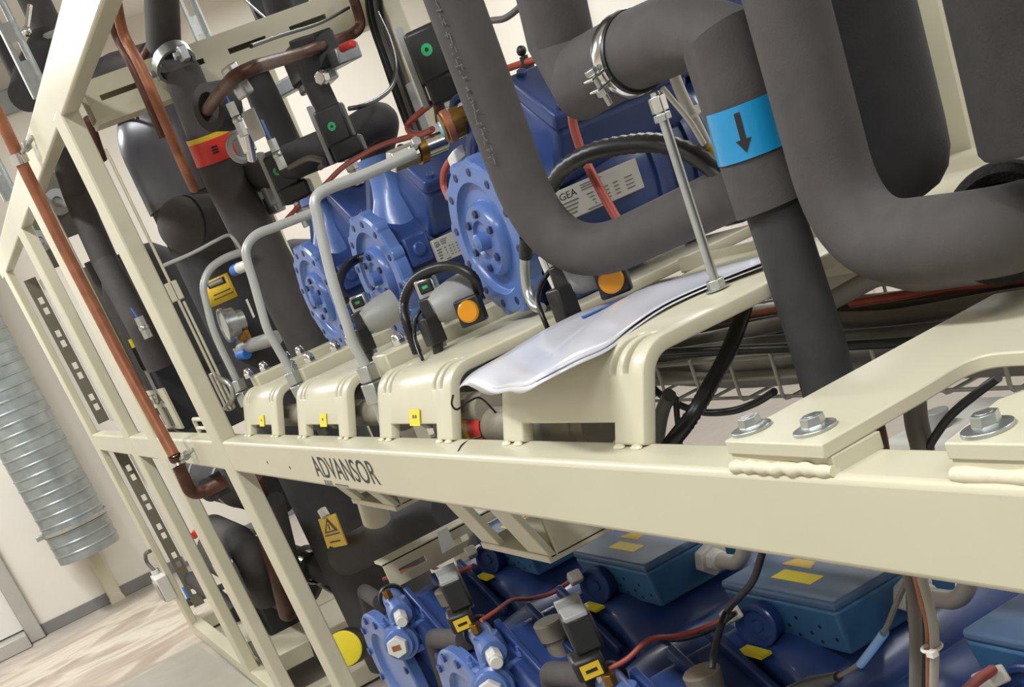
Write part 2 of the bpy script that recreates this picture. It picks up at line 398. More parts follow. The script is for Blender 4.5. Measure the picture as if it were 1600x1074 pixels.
# ------------------------------------------------------------------ bent deck brackets on the beam
SK = .046; LEAN = .40
def bracket(x0, x1, zt=.087, depth=.62, label='', left=True):
    rb = .034; path = []; yf = SK
    th = math.atan(LEAN); z0 = zt - rb * (1 - math.sin(th)); y0 = yf + LEAN * z0
    for z in (0, .006, .021, .045, z0): path.append((yf + LEAN * z, z))
    cy, cz = y0 + rb * math.cos(th), z0 - rb * math.sin(th)
    for k in range(1, 7):
        a = th + (math.pi / 2 - th) * k / 6; path.append((cy - rb * math.cos(a), cz + rb * math.sin(a)))
    for y in (.115, .125, .14, .17, .205, .25, .31, .42, depth): path.append((y, zt))
    W = x1 - x0
    sl = [(.030, .044), (.056, .070), (W - .070, W - .056), (W - .044, W - .030)]
    xs = sorted({0, W, .06, W - .06} | {v for s in sl for v in s})
    mb = MB(); vid = {}
    def vv(i, j):
        if (i, j) not in vid: vid[(i, j)] = mb.bm.verts.new((x0 + xs[i], path[j][0], path[j][1]))
        return vid[(i, j)]
    for i in range(len(xs) - 1):
        xm = (xs[i] + xs[i+1]) / 2
        for j in range(len(path) - 1):
            if path[j+1][1] <= .022 and .06 < xm < W - .06: continue
            if j == 0 and .06 < xm < W - .06: pass
            if 4 <= j <= 10 and any(a < xm < b for a, b in sl): continue
            mb.bm.faces.new([vv(i, j), vv(i+1, j), vv(i+1, j+1), vv(i, j+1)])
    # sides of the window need the little strip at the bottom
    t = thing('deck_bracket', label, 'bracket', (x0 + W / 2, SK, 0), 'bent deck brackets along the beam')
    o = build('bracket_plate', mb, cream, t, bevel=0, smooth=30)
    s = o.modifiers.new('Solidify', 'SOLIDIFY'); s.thickness = .016; s.offset = 0; s.use_even_offset = True
    b = o.modifiers.new('Bevel', 'BEVEL'); b.width = .0022; b.segments = 2; b.limit_method = 'ANGLE'; b.angle_limit = math.radians(50)
    for xx in (x0 + .012, x0 + .048, x1 - .048, x1 - .012):
        build('weld_bead', MB().sphere((xx, SK - .009, .001), .0065, (1.6, .8, .6), 10, 6), cream_rough, t)
    return t
BR = []
for (x0, x1, lb, st) in ((-.105, .25, 'nearest cream bent deck bracket, with the plastic-covered papers lying on it', None),
                     (-.610, -.284, 'second cream deck bracket from the front, with a yellow sticker above its window', (648, 653, '9/9')),
                     (-1.137, -.787, 'third cream deck bracket, between the two taller grey bent tubes', (505, 657, '?')),
                     (-1.640, -1.309, 'farthest and smallest cream deck bracket, next to the corner post', (409, 658, '+'))):
    b = bracket(x0, x1, label=lb); BR.append(b)
    if st:
        p = at(st[0], st[1], y=SK + LEAN * .030 - .0096); w = .022; ux = V((0, LEAN, 1)).normalized(); nx_ = V((0, -1, LEAN)).normalized()
        so = build('sticker', MB().obox(p, ((1, 0, 0), nx_, ux), (w, .0006, .012)), yellow, b, label='small yellow sticker')
        tk = MB()
        for dx in ((-.008, .003) if st[2] == '9/9' else (-.004,)): tk.obox(p + V((dx + .0035, 0, 0)) + ux * .0015 + nx_ * .0008, ((1, 0, 0), nx_, ux), (.0035, .0004, .0025))
        build('sticker_print', tk, inkg, so)
# long slots in the nearest bracket's top are part of its shape: thin recessed lines
# ------------------------------------------------------------------ bolted arm plates at the right
def flange_bolt(parent, p, r=.0175):
    mb = MB().lathe(p, (0, 0, 1), [(0, 0), (0, r), (.0028, r), (.005, r * .66), (.005, 0)], 28)
    bo = build('flange_bolt', mb, zinc, parent, bevel=.0005)
    build('bolt_head', MB().cyl(p + V((0, 0, .004)), p + V((0, 0, .0120)), r * .58, r * .54, n=6, a0=.5).cyl(p + V((0, 0, .0120)), p + V((0, 0, .0127)), r * .34, n=18), zinc, bo, bevel=.0008)
ZA = .026
def armplate(name, poly, label, bolts):
    c = sum(poly, V()) / len(poly)
    t = thing(name, label, 'bracket', (poly[0].x, poly[0].y, 0))
    build('arm_plate', MB().prism([V((p.x, p.y, ZA)) for p in poly], (0, 0, -.0125)), cream, t, bevel=.0016)
    for q in bolts: flange_bolt(t, at(q[0], q[1], z=ZA))
    return t
q = lambda a, b: at(a, b, z=ZA)
c1, c2 = q(1131, 689), q(1283, 695)
edgeR = spline([q(1455, 596), q(1476, 583), q(1497, 570.5), q(1521, 560), q(1549, 553), q(1600, 549), q(1700, 545)], 4)
eR = edgeR[-1]; cT = q(1553, 459)
poly = [c1, c2] + edgeR + [V((1.75, eR.y, ZA)), V((1.75, cT.y + .02, ZA)), V((cT.x + .16, cT.y + .02, ZA)), V((cT.x + .05, cT.y + .005, ZA)), cT]
A1 = armplate('arm_plate_bracket', poly, 'cream flat arm bolted on the beam and curving away behind the pipes', [(1175, 672), (1274, 672)])
y_ = c1.y
def pad(parent, x0, x1, y0):
    build('weld_pad', MB().box((x0, y0 + .002, -.001), (x1, y0 + .05, ZA - .0125)), cream, parent, bevel=.001)
    mb = MB(); n = 11
    pts = [V((x0 + (x1 - x0) * i / n, y0 + .001 + random.uniform(-.0012, .0006), .0028 + random.uniform(-.001, .0012))) for i in range(n + 1)]
    mb.tube(spline(pts, 3), [.0056 + .0008 * math.sin(k * 1.3) + random.uniform(-.0003, .0003) for k in range(3 * n + 1)], 10)
    build('weld_seam', mb, cream_rough, parent)
pad(A1, c1.x + .001, c2.x + .0005, y_)
c3 = q(1474, 692)
eB = edgeR[-1].y - .002
poly2 = [c3, V((1.42, c3.y + .001, ZA)), V((1.42, eB, ZA)), V((1.02, eB, ZA))] + [q(1690, 598), q(1640, 602), q(1600, 610), q(1558, 624)]
A2 = armplate('arm_plate_bracket', poly2, 'cream bolted plate at the right edge of the picture on the beam', [(1544, 672)])
pad(A2, c3.x + .001, 1.13, c3.y)
# ------------------------------------------------------------------ big insulated pipes at the right
def pipe(name, pts, r, m, label, cat='pipe', group=None, n=36, smooth=22, caps=True):
    o = build(name, MB().tube(pts, r, n, caps), m, None, smooth=smooth)
    return tag(o, label, cat, group)
YP = .25
# upright that swings into the tee
def ext(p, q_, L): return p + (p - q_).normalized() * L
ax = fillet([ext(at(690, -50, y=.22), at(866, 430, y=.225), .9), at(866, 430, y=.225), at(1165, 291, y=.335)], .125, 14)
n = len(ax)
t = thing('insulated_pipe', 'thick black foam-insulated pipe curving up at the left of the two front pipes', 'pipe', at(868, 428, y=.225))
build('pipe_insulation', MB().tube(ax, [.0347 - .0043 * i / (n - 1) for i in range(n)], 40), foam, t, smooth=50)
# faint printed marks along the upright
pm = MB(); u0, u1 = ax[1], at(812, 285, y=.22)
for i in range(34):
    s = i / 34 + random.uniform(-.006, .006); c = at(691, -52, y=.22).lerp(at(800, 255, y=.22), s)
    dirn = (CAM - c); dirn.z = 0; dirn.normalize(); sd = V((0, 0, 1)).cross(dirn)
    nrm = (dirn * .80 - sd * .60).normalized(); tg = V((0, 0, 1)).cross(nrm)
    w, h = random.uniform(.002, .006), random.uniform(.003, .0075)
    p = c + nrm * .0350
    for k in range(2):
        a = p + tg * random.uniform(-.004, .004) + V((0, 0, random.uniform(-.004, .004)))
        pm.obox(a, (tg, (0, 0, 1), nrm), (w * .5, .0006, .0002)) if k else pm.obox(a, (tg, (0, 0, 1), nrm), (.0006, h * .5, .0002))
build('printed_marks', pm, inkg, t, label='faint worn grey print')
# tee / mitred header with tape
t = thing('mitred_pipe', 'black insulated pipe with mitred elbows held by the bright clamp', 'pipe', at(988, 82, y=YP))
A = [ext(at(846, -70, y=YP), at(876, 62, y=YP), .9), at(876, 62, y=YP), at(914, 122, y=YP), at(988, 80, y=YP), at(1066, 47, y=YP), at(1124, 56, y=YP), at(1207, 322, y=YP)]
build('upper_insulation', MB().tube(A, [.0384, .0384, .0438, .0384, .0374, .0379, .0368], 40), foam, t, smooth=14)
lw = [at(1205, 315, y=YP), at(1277, 536, y=YP), at(1326, 725, y=YP)]
build('lower_insulation', MB().tube(lw, [.0278, .0283, .0283], 36), foam_d, t)
tb0, tb1 = at(1161, 158, y=YP), at(1182, 238, y=YP)
axz = (tb1 - tb0).normalized(); RT = .0387
tp = build('tape', MB().cyl(tb0, tb1, RT, n=48, caps=False), tape, t, label='blue tape band')
# the arrow on the tape, wrapped on the band
cdir = CAM - tb0.lerp(tb1, .5); cdir = (cdir - axz * cdir.dot(axz)).normalized(); sdir = axz.cross(cdir)
def onband(s, ang):
    c = tb0.lerp(tb1, s); return c + (cdir * math.cos(ang) + sdir * math.sin(ang)) * (RT + .0005)
a0 = -.22 if (at(1150, 200, y=YP) - tb0).dot(sdir) < 0 else .22
am = MB(); W_ = .075
am.grid([[onband(.12 + .5 * i / 6, a0 - W_), onband(.12 + .5 * i / 6, a0), onband(.12 + .5 * i / 6, a0 + W_)] for i in range(7)])
am.grid([[onband(.62 + .26 * i / 5, a0 - .2 * (1 - i / 5.01)), onband(.62 + .26 * i / 5, a0), onband(.62 + .26 * i / 5, a0 + .2 * (1 - i / 5.01))] for i in range(6)])
build('flow_arrow', am, ink, tp, label='black printed arrow')
# clamp ring, ears, bolt
cc = at(984, 84, y=YP); run = (A[4] - A[3]).normalized(); RC = .0411
t = thing('pipe_clamp', 'bright two-part steel clamp around the mitred pipe, on top of the threaded rod', 'clamp', cc - V((0, 0, RC)))
build('clamp_ring', MB().lathe(cc - run * .009, run, [(0, RC - .003), (.0, RC), (.003, RC + .0015), (.015, RC + .0015), (.018, RC), (.018, RC - .003)], 48), chrome, t)
build('rubber_liner', MB().lathe(cc - run * .013, run, [(0, RC - .004), (0, RC - .0005), (.028, RC - .0005), (.028, RC - .004)], 48), black, t)
u, w, _ = frame(run)
tocam = (CAM - cc); tocam = (tocam - run * tocam.dot(run)).normalized(); upv = (V((0, 0, 1)) - run * run.z).normalized()
ear = (tocam * .92 - upv * .25).normalized(); per = run.cross(ear)
if per.z < 0: per = -per
e0 = cc + ear * (RC + .008)
for sgn in (-1, 1):
    build('clamp_ear', MB().obox(e0 + per * (.006 * sgn), (ear, run, per), (.010, .009, .0016)), chrome, t, bevel=.001)
bo = build('clamp_bolt', MB().cyl(e0 - per * .026, e0 + per * .012, .0032, n=14), zinc, t)
build('bolt_head', MB().hexa(e0 + per * .0085, per, .0075, .006), zinc, bo, bevel=.0006)
build('nut', MB().hexa(e0 - per * .0145, per, .0075, .0065), zinc, bo, bevel=.0006)
# threaded rod
rb = at(1121, 452, z=.0965); rt_z = cc.z - RC - .004
t = thing('threaded_rod', 'slim vertical zinc rod standing on the nearest deck bracket up to the clamp', 'rod', (rb.x, rb.y, .0965))
rx, ry = rb.x, rb.y
top = V((rx, ry, rt_z))
mb = MB(); prof = []; z = 0; Lr = top.z - .0965
prof = [(0, 0), (0, .0052)]
while z < Lr - .002: prof += [(z, .0056), (z + .0009, .005)]; z += .0018
build('rod', MB().lathe((rx, ry, .0965), (0, 0, 1), prof + [(Lr, .0052), (Lr, 0)], 18), zinc, t, smooth=80)
build('nut', MB().hexa((rx, ry, .0980), (0, 0, 1), .0105, .0095), zinc, t, bevel=.0008)
build('washer', MB().cyl((rx, ry, .0966), (rx, ry, .0982), .0135, n=28), zinc, t)
build('coupling_nut', MB().hexa((rx, ry, rt_z - .020), (0, 0, 1), .0095, .016), chrome, t, bevel=.0008)
build('lock_nut', MB().hexa((rx, ry, rt_z - .029), (0, 0, 1), .0095, .0075), zinc, t, bevel=.0008)
# clear sleeve with a yellow label and a cable tie
pts = [at(1046, 96, y=.315), at(1064, 145, y=.32), at(1095, 208, y=.335), at(1118, 256, y=.345), at(1140, 300, y=.365)]
t = thing('clear_sleeve', 'pale clear tube with a yellow marker beside the threaded rod', 'tube', pts[2])
build('sleeve_tube', MB().tube(spline(pts), .0066, 14), clear, t)
build('marker', MB().tube([at(1105, 228, y=.338), at(1116, 251, y=.344)], .0069, 14), yellow_d, t, label='yellow marker sleeve')
build('thin_tube', MB().tube(spline([at(1035, 138, y=.29), at(1052, 158, y=.30), at(1078, 190, y=.315), at(1100, 226, y=.325)]), .0034, 10), clear, t)
tie = build('cable_tie', MB().torus(at(1083, 178, y=.327), pts[2] - pts[1], .0088, .0018, 24, 8), white, t, label='white cable tie')
build('tie_head', MB().obox(at(1093, 167, y=.315), ((1, 0, 0), (0, 1, 0), (0, 0, 1)), (.004, .004, .0035)), white, tie)
# biggest pipe in front at the right
B = fillet([ext(at(1212, -60, y=.25), at(1330, 384, y=.25), .9), at(1330, 384, y=.25), at(1575, 366, y=.235), at(1640, 330, y=.38)], [.085, .05], 14)
pipe('insulated_pipe', B, [.0358] * len(B), foam, 'thickest black foam pipe right of the blue tape, bending toward the right edge', n=44, smooth=50)
G0 = at(1563, 352, y=.285); g0 = (at(1640, 330, y=.38) - at(1575, 366, y=.235)).normalized(); G = [G0, G0 + g0 * .30]
t = thing('insulated_joint', 'black foam sleeve with a rough cut end at the right edge, around the thick pipe', 'pipe insulation', G[0])
build('sleeve', MB().lathe(G[0], g0, [(.006, .0345), (.0, .042), (.004, .049), (.02, .050), ((G[1]-G[0]).length, .050), ((G[1]-G[0]).length, 0)], 44), foam_d, t, smooth=30)
build('cut_end', MB().lathe(G[0] + g0 * -.0008, g0, [(.005, .034), (-.001, .042), (.003, .049), (.012, .0508)], 44), foam_cut, t, label='rough cut foam end')
ct, cb = at(1300, -70, y=.36), at(1393, 262, y=.36); cz = cb.z - .005
C_ = [V((cb.x, cb.y, cb.z + .45)), V((cb.x, cb.y, cz + .03))]
t = thing('insulated_pipe', 'wide dark insulated upright pipe with a rounded foot behind the thickest front pipe', 'pipe', (cb.x, cb.y, cz - .03))
build('pipe_insulation', MB().lathe((cb.x, cb.y, cz - .03), (0, 0, 1), [(0, 0), (.0, .025), (.006, .040), (.018, .051), (.036, .057), (.06, .058), (1.4, .058), (1.4, 0)], 48), foam_d, t, smooth=60)
D_ = at(1700, 120, y=.30)
t = thing('insulated_vessel', 'large dark insulated vessel cut off by the right edge of the picture', 'vessel', (D_.x, D_.y, D_.z - .05))
zb = at(1565, 236, y=.27).z
build('vessel_jacket', MB().lathe((D_.x, D_.y, zb), (0, 0, 1), [(0, 0), (0, .082), (.006, .0855), (1.3, .0855), (1.3, 0)], 44), foam_d, t, smooth=40)
build('jacket_lap', MB().prism([V((D_.x - .088, D_.y - .018, zb - .004)), V((D_.x - .081, D_.y - .034, zb - .004)), V((D_.x - .072, D_.y - .03, zb - .004)), V((D_.x - .08, D_.y - .012, zb - .004))], (0, 0, 1.3)), foam_cut, t)

# ------------------------------------------------------------------ grey bent steel tubes rising between the brackets
def bent_tube(px, xx, label, nutq, r=.0088):
    pts = [at(a, b, x=xx) for a, b in px]
    t = thing('bent_steel_tube', label, 'tube', pts[0], 'bent grey tubes between the deck brackets')
    build('tube', MB().tube(spline(pts, 6), r, 16), tube_m, t)
    d = (pts[1] - pts[0]).normalized()
    build('union_nut', MB().hexa(pts[0] - d * .004, d, .0185, .026), zinc, t, bevel=.0015)
    build('fitting', MB().hexa(pts[0] - d * .040, d, .021, .034), zinc, t, bevel=.0018)
    build('stub', MB().cyl(pts[0] - d * .12, pts[0] - d * .036, .012), zinc, t)
    return t
bent_tube([(578, 592), (570, 570), (552, 536), (540, 500), (521, 443), (507, 388), (496, 338), (492, 318), (498, 304), (517, 293), (575, 271), (648, 239)], -.66, 'nearest and tallest grey bent tube, its long arm reaching to the brass valve', None)
bent_tube([(463, 596), (457, 585), (431, 539), (418, 515), (409, 486), (396, 440), (386, 406), (385, 389), (392, 375), (406, 364), (430, 355), (500, 328)], -1.19, 'middle grey bent tube, just left of the tallest one', None)
bent_tube([(376, 608), (369, 593), (358, 570), (343, 539), (331, 508), (323, 476), (318, 452), (321, 435), (329, 420), (344, 408), (363, 399), (388, 391)], -1.70, 'farthest grey bent tube, looping around the yellow caution label', None)
pts = [at(256, 415, x=-1.70), at(300, 396, x=-1.70), at(336, 377, x=-1.72), at(356, 368, x=-1.74), at(366, 374, x=-1.74), at(376, 388, x=-1.74)]
rope('capillary_tube', pts, .0042, tube_m, None, 'thin pale tube sloping up from the corner post above the yellow label', 'tube')
# ------------------------------------------------------------------ papers in a plastic pocket
left = [(716, 609, 0.0755), (740, 590, 0.0875), (790, 558, 0.0990), (850, 522, 0.1005), (905, 492, 0.1005), (950, 468, 0.1005), (1010, 446, 0.1005), (1090, 428, 0.1005), (1192, 402, 0.1005)]
right = [(800, 617, 0.0735), (818, 612, 0.0875), (850, 594, 0.0990), (900, 563, 0.1005), (945, 535, 0.1005), (985, 508, 0.1005), (1035, 478, 0.1005), (1100, 448, 0.1005), (1203, 410, 0.1005)]
rows = []
for i, (l, r) in enumerate(zip(left, right)):
    a, b = at(l[0], l[1], z=l[2]), at(r[0], r[1], z=r[2]); row = []
    for k in range(13):
        s = k / 12; p = a.lerp(b, s); p.z += (.004 * math.sin(s * math.pi * 2.4 + i * .8) + .0018 * math.sin(s * 9 + i * 2.1)) * (1 if i < 7 else .4); p.z += .0015; row.append(p)
    rows.append(row)
fine = [spline([rows[i][k] for i in range(len(rows))], 4) for k in range(13)]
rows2 = [[fine[k][j] for k in range(13)] for j in range(len(fine[0]))]
t = thing('document_sheets', 'sheaf of white papers in a clear pocket lying over the nearest deck bracket', 'paper', at(900, 540, z=.1005))
build('top_sheet', MB().grid(rows2), paper, t, solid=.0012, smooth=60)
low = [[p + V((.010, -.004, -.0030)) for p in r] for r in rows2[2:]]
build('lower_sheet', MB().grid(low), paper, t, solid=.001, smooth=60)
def onsheet(u, v):
    j = u * (len(rows2) - 1); k = v * 12; j0, k0 = min(int(j), len(rows2) - 2), min(int(k), 11)
    a = rows2[j0][k0].lerp(rows2[j0][k0 + 1], k - k0); b = rows2[j0 + 1][k0].lerp(rows2[j0 + 1][k0 + 1], k - k0)
    return a.lerp(b, j - j0) + V((0, 0, .0016))
bm_ = MB(); rr = [[onsheet(.50 + .26 * i / 10, .10 + .05 * i / 10), onsheet(.50 + .26 * i / 10, .14 + .05 * i / 10)] for i in range(11)]
build('blue_edge', bm_.grid(rr), bluebit, t, label='blue printed edge')
# ------------------------------------------------------------------ wire cable tray and its cables
TY0, TY1, TZ0, TZ1 = .42, .70, -.105, -.045
t = thing('cable_tray', 'zinc wire mesh cable tray running behind the beam under the pipes', 'cable tray', (.1, .55, TZ0))
wm = .0026
tray_m = mat('zinc_tray_wire', '#b5b3a8', .35, metal=.25, var=.05)
for y, z in ((TY0, TZ1), (TY0, -.074), (TY0, TZ0 + .004), (TY0 + .09, TZ0), (TY0 + .19, TZ0), (TY1, TZ0 + .004), (TY1, TZ1)):
    build('long_wire', MB().tube([(-1.0, y, z), (1.15, y, z)], wm, 8), tray_m, t)
x = -.95
while x < 1.15:
    build('cross_wire', MB().tube(fillet([(x, TY0 - .004, TZ1 + .006), (x, TY0 - .004, TZ0), (x, TY1 + .004, TZ0), (x, TY1 + .004, TZ1 + .006)], .01, 3), wm, 8), tray_m, t); x += .1
specs = [('greyc', .46, -.086, .011), ('greyc', .485, -.074, .013), ('greyd', .515, -.083, .012), ('greyc', .545, -.085, .013), ('greyd', .58, -.08, .014), ('greyc', .615, -.086, .012), ('greyd', .65, -.085, .011),
         ('greyd', .50, -.052, .010), ('greyc', .56, -.054, .012), ('greyd', .60, -.047, .011), ('greyc', .64, -.05, .012)]
for i, (m_, y, z, r) in enumerate(specs):
    pts = [V((x, y + random.uniform(-.012, .012), z + random.uniform(-.004, .008))) for x in (-.98, -.7, -.45, -.2, .02, .25, .5, .75, 1.0, 1.14)]
    rope('cable', pts, r, globals()[m_], None, 'grey cable lying in the wire tray behind the beam', 'cable', 'grey cables in the wire tray')
rope('cable', tr([(1008, 553), (1100, 548), (1200, 545), (1300, 541), (1412, 535), (1560, 520)], .40), .0062, blackc, None, 'straight black cable strung along the front of the wire tray', 'cable')
rope('copper_line', tr([(1120, 501), (1180, 490), (1240, 480), (1330, 470), (1430, 462), (1530, 446), (1620, 432)], .58), .0065, copper, None, 'slim copper tube running above the cables in the tray', 'tube')
rope('red_cable', tr([(1330, 474), (1420, 460), (1480, 447), (1560, 440), (1640, 425)], .53), .0058, redc, None, 'red cable above the tray below the thickest pipe', 'cable')
rope('cable', tr([(1285, 478), (1340, 448), (1380, 430), (1430, 438), (1500, 430), (1600, 415)], .46), .0125, greyc, None, 'thick grey cable arching up right of the taped pipe', 'cable')
def corrugated(name, pts, r, m, parent=None, label=None, cat=None, group=None, step=.006):
    sp = spline(pts, 10); L = [0]
    for a, b in zip(sp, sp[1:]): L.append(L[-1] + (b - a).length)
    n = int(L[-1] / (step / 2)); out = []; rs = []; j = 0
    for i in range(n + 1):
        s = L[-1] * i / n
        while j < len(L) - 2 and L[j + 1] < s: j += 1
        f = (s - L[j]) / max(L[j + 1] - L[j], 1e-9); out.append(sp[j].lerp(sp[j + 1], f)); rs.append(r if i % 2 else r * .86)
    o = build(name, MB().tube(out, rs, 12), m, parent, smooth=80)
    if parent is None: tag(o, label, cat, group)
    return o
corrugated('conduit', tr([(1166, 470, .34), (1160, 492, .30), (1140, 545, .22), (1111, 600, .17), (1078, 655, .13), (1040, 705, .12), (985, 790, .12)]), .0095, blackc, None, 'black corrugated conduit crossing diagonally in front of the tray', 'conduit')
rope('cable', tr([(1000, 590), (1018, 604), (1040, 622), (1090, 643), (1140, 643), (1180, 630), (1210, 612)], .2), .0042, blackc, None, 'thin black cable sagging below the wire tray', 'cable')
rope('cable', tr([(1046, 618), (1036, 640), (1030, 668), (1028, 700), (1035, 780)], .17), .0088, greyd, None, 'grey cable hanging down beside the nearest deck bracket', 'cable')
rope('cable', tr([(1056, 622), (1058, 650), (1062, 690), (1065, 740)], .18), .0036, blackc, None, 'thin black wire hanging beside the black conduit', 'cable')
# between the two bolted plates
rope('cable', tr([(1420, 590), (1428, 620), (1432, 660), (1442, 705), (1448, 760)], .14), .0098, greyd, None, 'grey hose dropping between the two bolted plates', 'cable')
rope('cable', tr([(1560, 590), (1530, 612), (1490, 645), (1466, 675), (1450, 705), (1440, 760)], .14), .0038, blackc, None, 'thin black cable curving down between the two bolted plates', 'cable')
rope('copper_line', tr([(1366, 640), (1374, 670), (1380, 700), (1388, 760)], .15), .0055, copper_d, None, 'dark copper tube dropping behind the beam between the bolted plates', 'tube')
t = thing('junction_box', 'white plastic box under the curved arm plate at the right', 'box', at(1520, 680, y=.26))
p = at(1515, 655, y=.30)
build('box_body', MB().box(p + V((-.07, -.05, -.05)), p + V((.10, .06, .0))), white, t, bevel=.006)
build('cable_gland', MB().cyl(p + V((-.02, -.02, 0)), p + V((-.02, -.02, .018)), .012, n=16), greyp, t, bevel=.001)
navy = mat('navy_bolt_shade', '#1d2a52', .4, var=.1, scale=20)  # compressor blue darkened for the flange bolts: recess shade in the colour
# ------------------------------------------------------------------ upper row of blue compressors
def upper_compressor(xc, yf, zc, label):
    t = thing('refrigeration_compressor', label, 'compressor', (xc, yf + .2, .114), 'blue compressors on the upper deck')
    o = V((xc, yf, zc)); Y = (0, 1, 0)
    R = .113
    build('end_flange', MB().lathe(o, Y, [(.006, 0), (.006, .079), (.003, .082), (-.004, .084), (-.004, R - .004), (0, R), (.020, R), (.024, R - .006), (.024, 0)], 56), blue_hi, t, smooth=35)
    build('hub', MB().lathe(o, Y, [(.006, 0), (.006, 0), (.006, .056), (-.004, .054), (-.009, .050), (-.009, .030), (-.004, .027), (-.004, .014), (-.020, .013), (-.022, .010), (-.022, 0)], 44), blue_hi, t, smooth=35)
    for k in range(12):
        a = 2 * math.pi * (k + .5) / 12
        p = o + V((math.cos(a), 0, math.sin(a))) * (R - .0075)
        build('flange_lug', MB().lathe(p, Y, [(-.003, 0), (-.003, .012), (.0, .0135), (.020, .0135), (.020, 0)], 16), blue_hi, t)
    for k in range(12):
        a = 2 * math.pi * (k + .5) / 12; p = o + V((math.cos(a), 0, math.sin(a))) * (R - .014)
        build('bolt', MB().hexa(p + V((0, -.0055, 0)), Y, .0066, .006).hexa(p + V((0, -.0035, 0)), Y, .009, .003), navy, t, bevel=.0008)
    for k in range(6):
        a = 2 * math.pi * k / 6 + .3; p = o + V((math.cos(a), 0, math.sin(a))) * .040
        build('bolt', MB().hexa(p + V((0, -.0135, 0)), Y, .0065, .006), navy, t, bevel=.0008)
    # crankcase, bell and motor barrel
    b = MB().lathe(o, Y, [(.02, .090), (.06, .086), (.085, .088), (.11, .096), (.15, .108), (.20, .116), (.46, .118), (.475, .110), (.50, .108), (.52, .07), (.525, 0)], 48)
    build('crankcase', b, blue, t, smooth=50)
    rb = MB()
    for k in range(7):
        y = yf + .235 + k * .034
        rb.lathe((xc, y, zc), Y, [(0, .116), (0, .123), (.008, .123), (.008, .116)], 40)
    build('cooling_ribs', rb, blue, t, smooth=40)
    # V-shaped cylinder banks and heads
    for s in (-1, 1):
        d = V((.62 * s, 0, .78)).normalized(); c = o + V((0, .20, 0)) + d * .125
        build('cylinder_bank', MB().obox(c, (d, Y, d.cross(V(Y))), (.048, .115, .060)), blue, t, bevel=.012, seg=3)
        h = build('cylinder_head', MB().obox(c + d * .058, (d, Y, d.cross(V(Y))), (.013, .120, .062)), blue, t, bevel=.007, seg=3)
        hb = [c + d * .070 + V(Y) * u + d.cross(V(Y)) * v for u in (-.10, 0, .10) for v in (-.05, .05)]
        for q in hb: build('head_bolt', MB().hexa(q, d, .0075, .007), blue, h, bevel=.0008)
    build('top_cover', MB().box(o + V((-.07, .12, .10)), o + V((.07, .44, .165))), blue, t, bevel=.014, seg=3)
    # discharge neck, front casting
    n0 = o + V((-.002, .075, .06))
    build('neck', MB().lathe(n0, (0, .10, 1), [(0, .058), (.03, .05), (.06, .036), (.085, .031), (.118, .030), (.118, .043), (.132, .043), (.132, 0)], 32), blue_hi, t, smooth=40)
    build('side_lug', MB().obox(o + V((.098, .05, .02)), ((1, 0, 0), (0, 1, 0), (0, 0, 1)), (.012, .024, .026)).cyl(o + V((.108, .05, .02)), o + V((.116, .05, .02)), .013, n=24), blue, t, bevel=.004)
    # terminal box on the rear
    build('terminal_box', MB().box(o + V((-.10, .34, .10)), o + V((.10, .56, .20))), blue, t, bevel=.01)
    for s in (-1, 1):
        for y in (.09, .40):
            build('foot', MB().box(o + V((.06 * s - .03, y - .03, -.1265)), o + V((.06 * s + .03, y + .03, -.07))), blue, t, bevel=.008)
    return t
def nameplate(t, o, ylen0, ylen1, z0, z1, text=True):
    xs = o.x + .1215
    npl = build('nameplate', MB().box((xs - .012, ylen0, z0), (xs, ylen1, z1)), plate_m, t, label='silver printed nameplate', bevel=.0012)
    textmesh('plate_lettering', 'GEA', (xs, ylen0 + (ylen1 - ylen0) * .04, z1 - (z1 - z0) * .34), (0, 1, 0), (0, 0, 1), (z1 - z0) * .22, ink, npl, width=(ylen1 - ylen0) * .20)
    ln = MB(); H = z1 - z0; Wd = ylen1 - ylen0
    def dash(u0, u1, v, hh=.028):
        ln.add([(xs + .0005, ylen0 + Wd * u0, z0 + H * (v - hh)), (xs + .0005, ylen0 + Wd * u1, z0 + H * (v - hh)), (xs + .0005, ylen0 + Wd * u1, z0 + H * (v + hh)), (xs + .0005, ylen0 + Wd * u0, z0 + H * (v + hh))], [(0, 1, 2, 3)])
    for i, v in enumerate((.88, .80, .72)): dash(.30, .56 - .04 * i, v, .018)
    for i, v in enumerate((.54, .42, .30, .18)):
        dash(.05, .24 - .02 * i, v); dash(.34 + .02 * i, .42, v, .02); dash(.52, .60, v, .02); dash(.66, .72, v, .02); dash(.80, .90, v, .02)
    dash(.30, .48, .08, .02)
    build('printed_lines', ln, inkg, npl, weld=False)
YF, ZC = .27, .222
ups = []
labs = ['nearest upper blue compressor, its round flange facing the beam beside the curved black pipe',
        'middle upper blue compressor, second along the deck from the curved black pipe',
        'farthest upper blue compressor, half hidden behind the grey bent tubes']
proto = upper_compressor(-.440, YF, ZC, labs[0]); ups.append(proto)
for k, x in enumerate((-.962, -1.385)):
    r = dup(proto, (x, YF + .2, .114), labs[k + 1]); ups.append(r)
o = V((-.44, YF, ZC)); 
nameplate(ups[0], o, .335, .478, .204, .247)
# the second compressor's plate
sv = WL[ups[1]]
nameplate(ups[1], V((-.962, YF, ZC)), .343, .395, .204, .246)
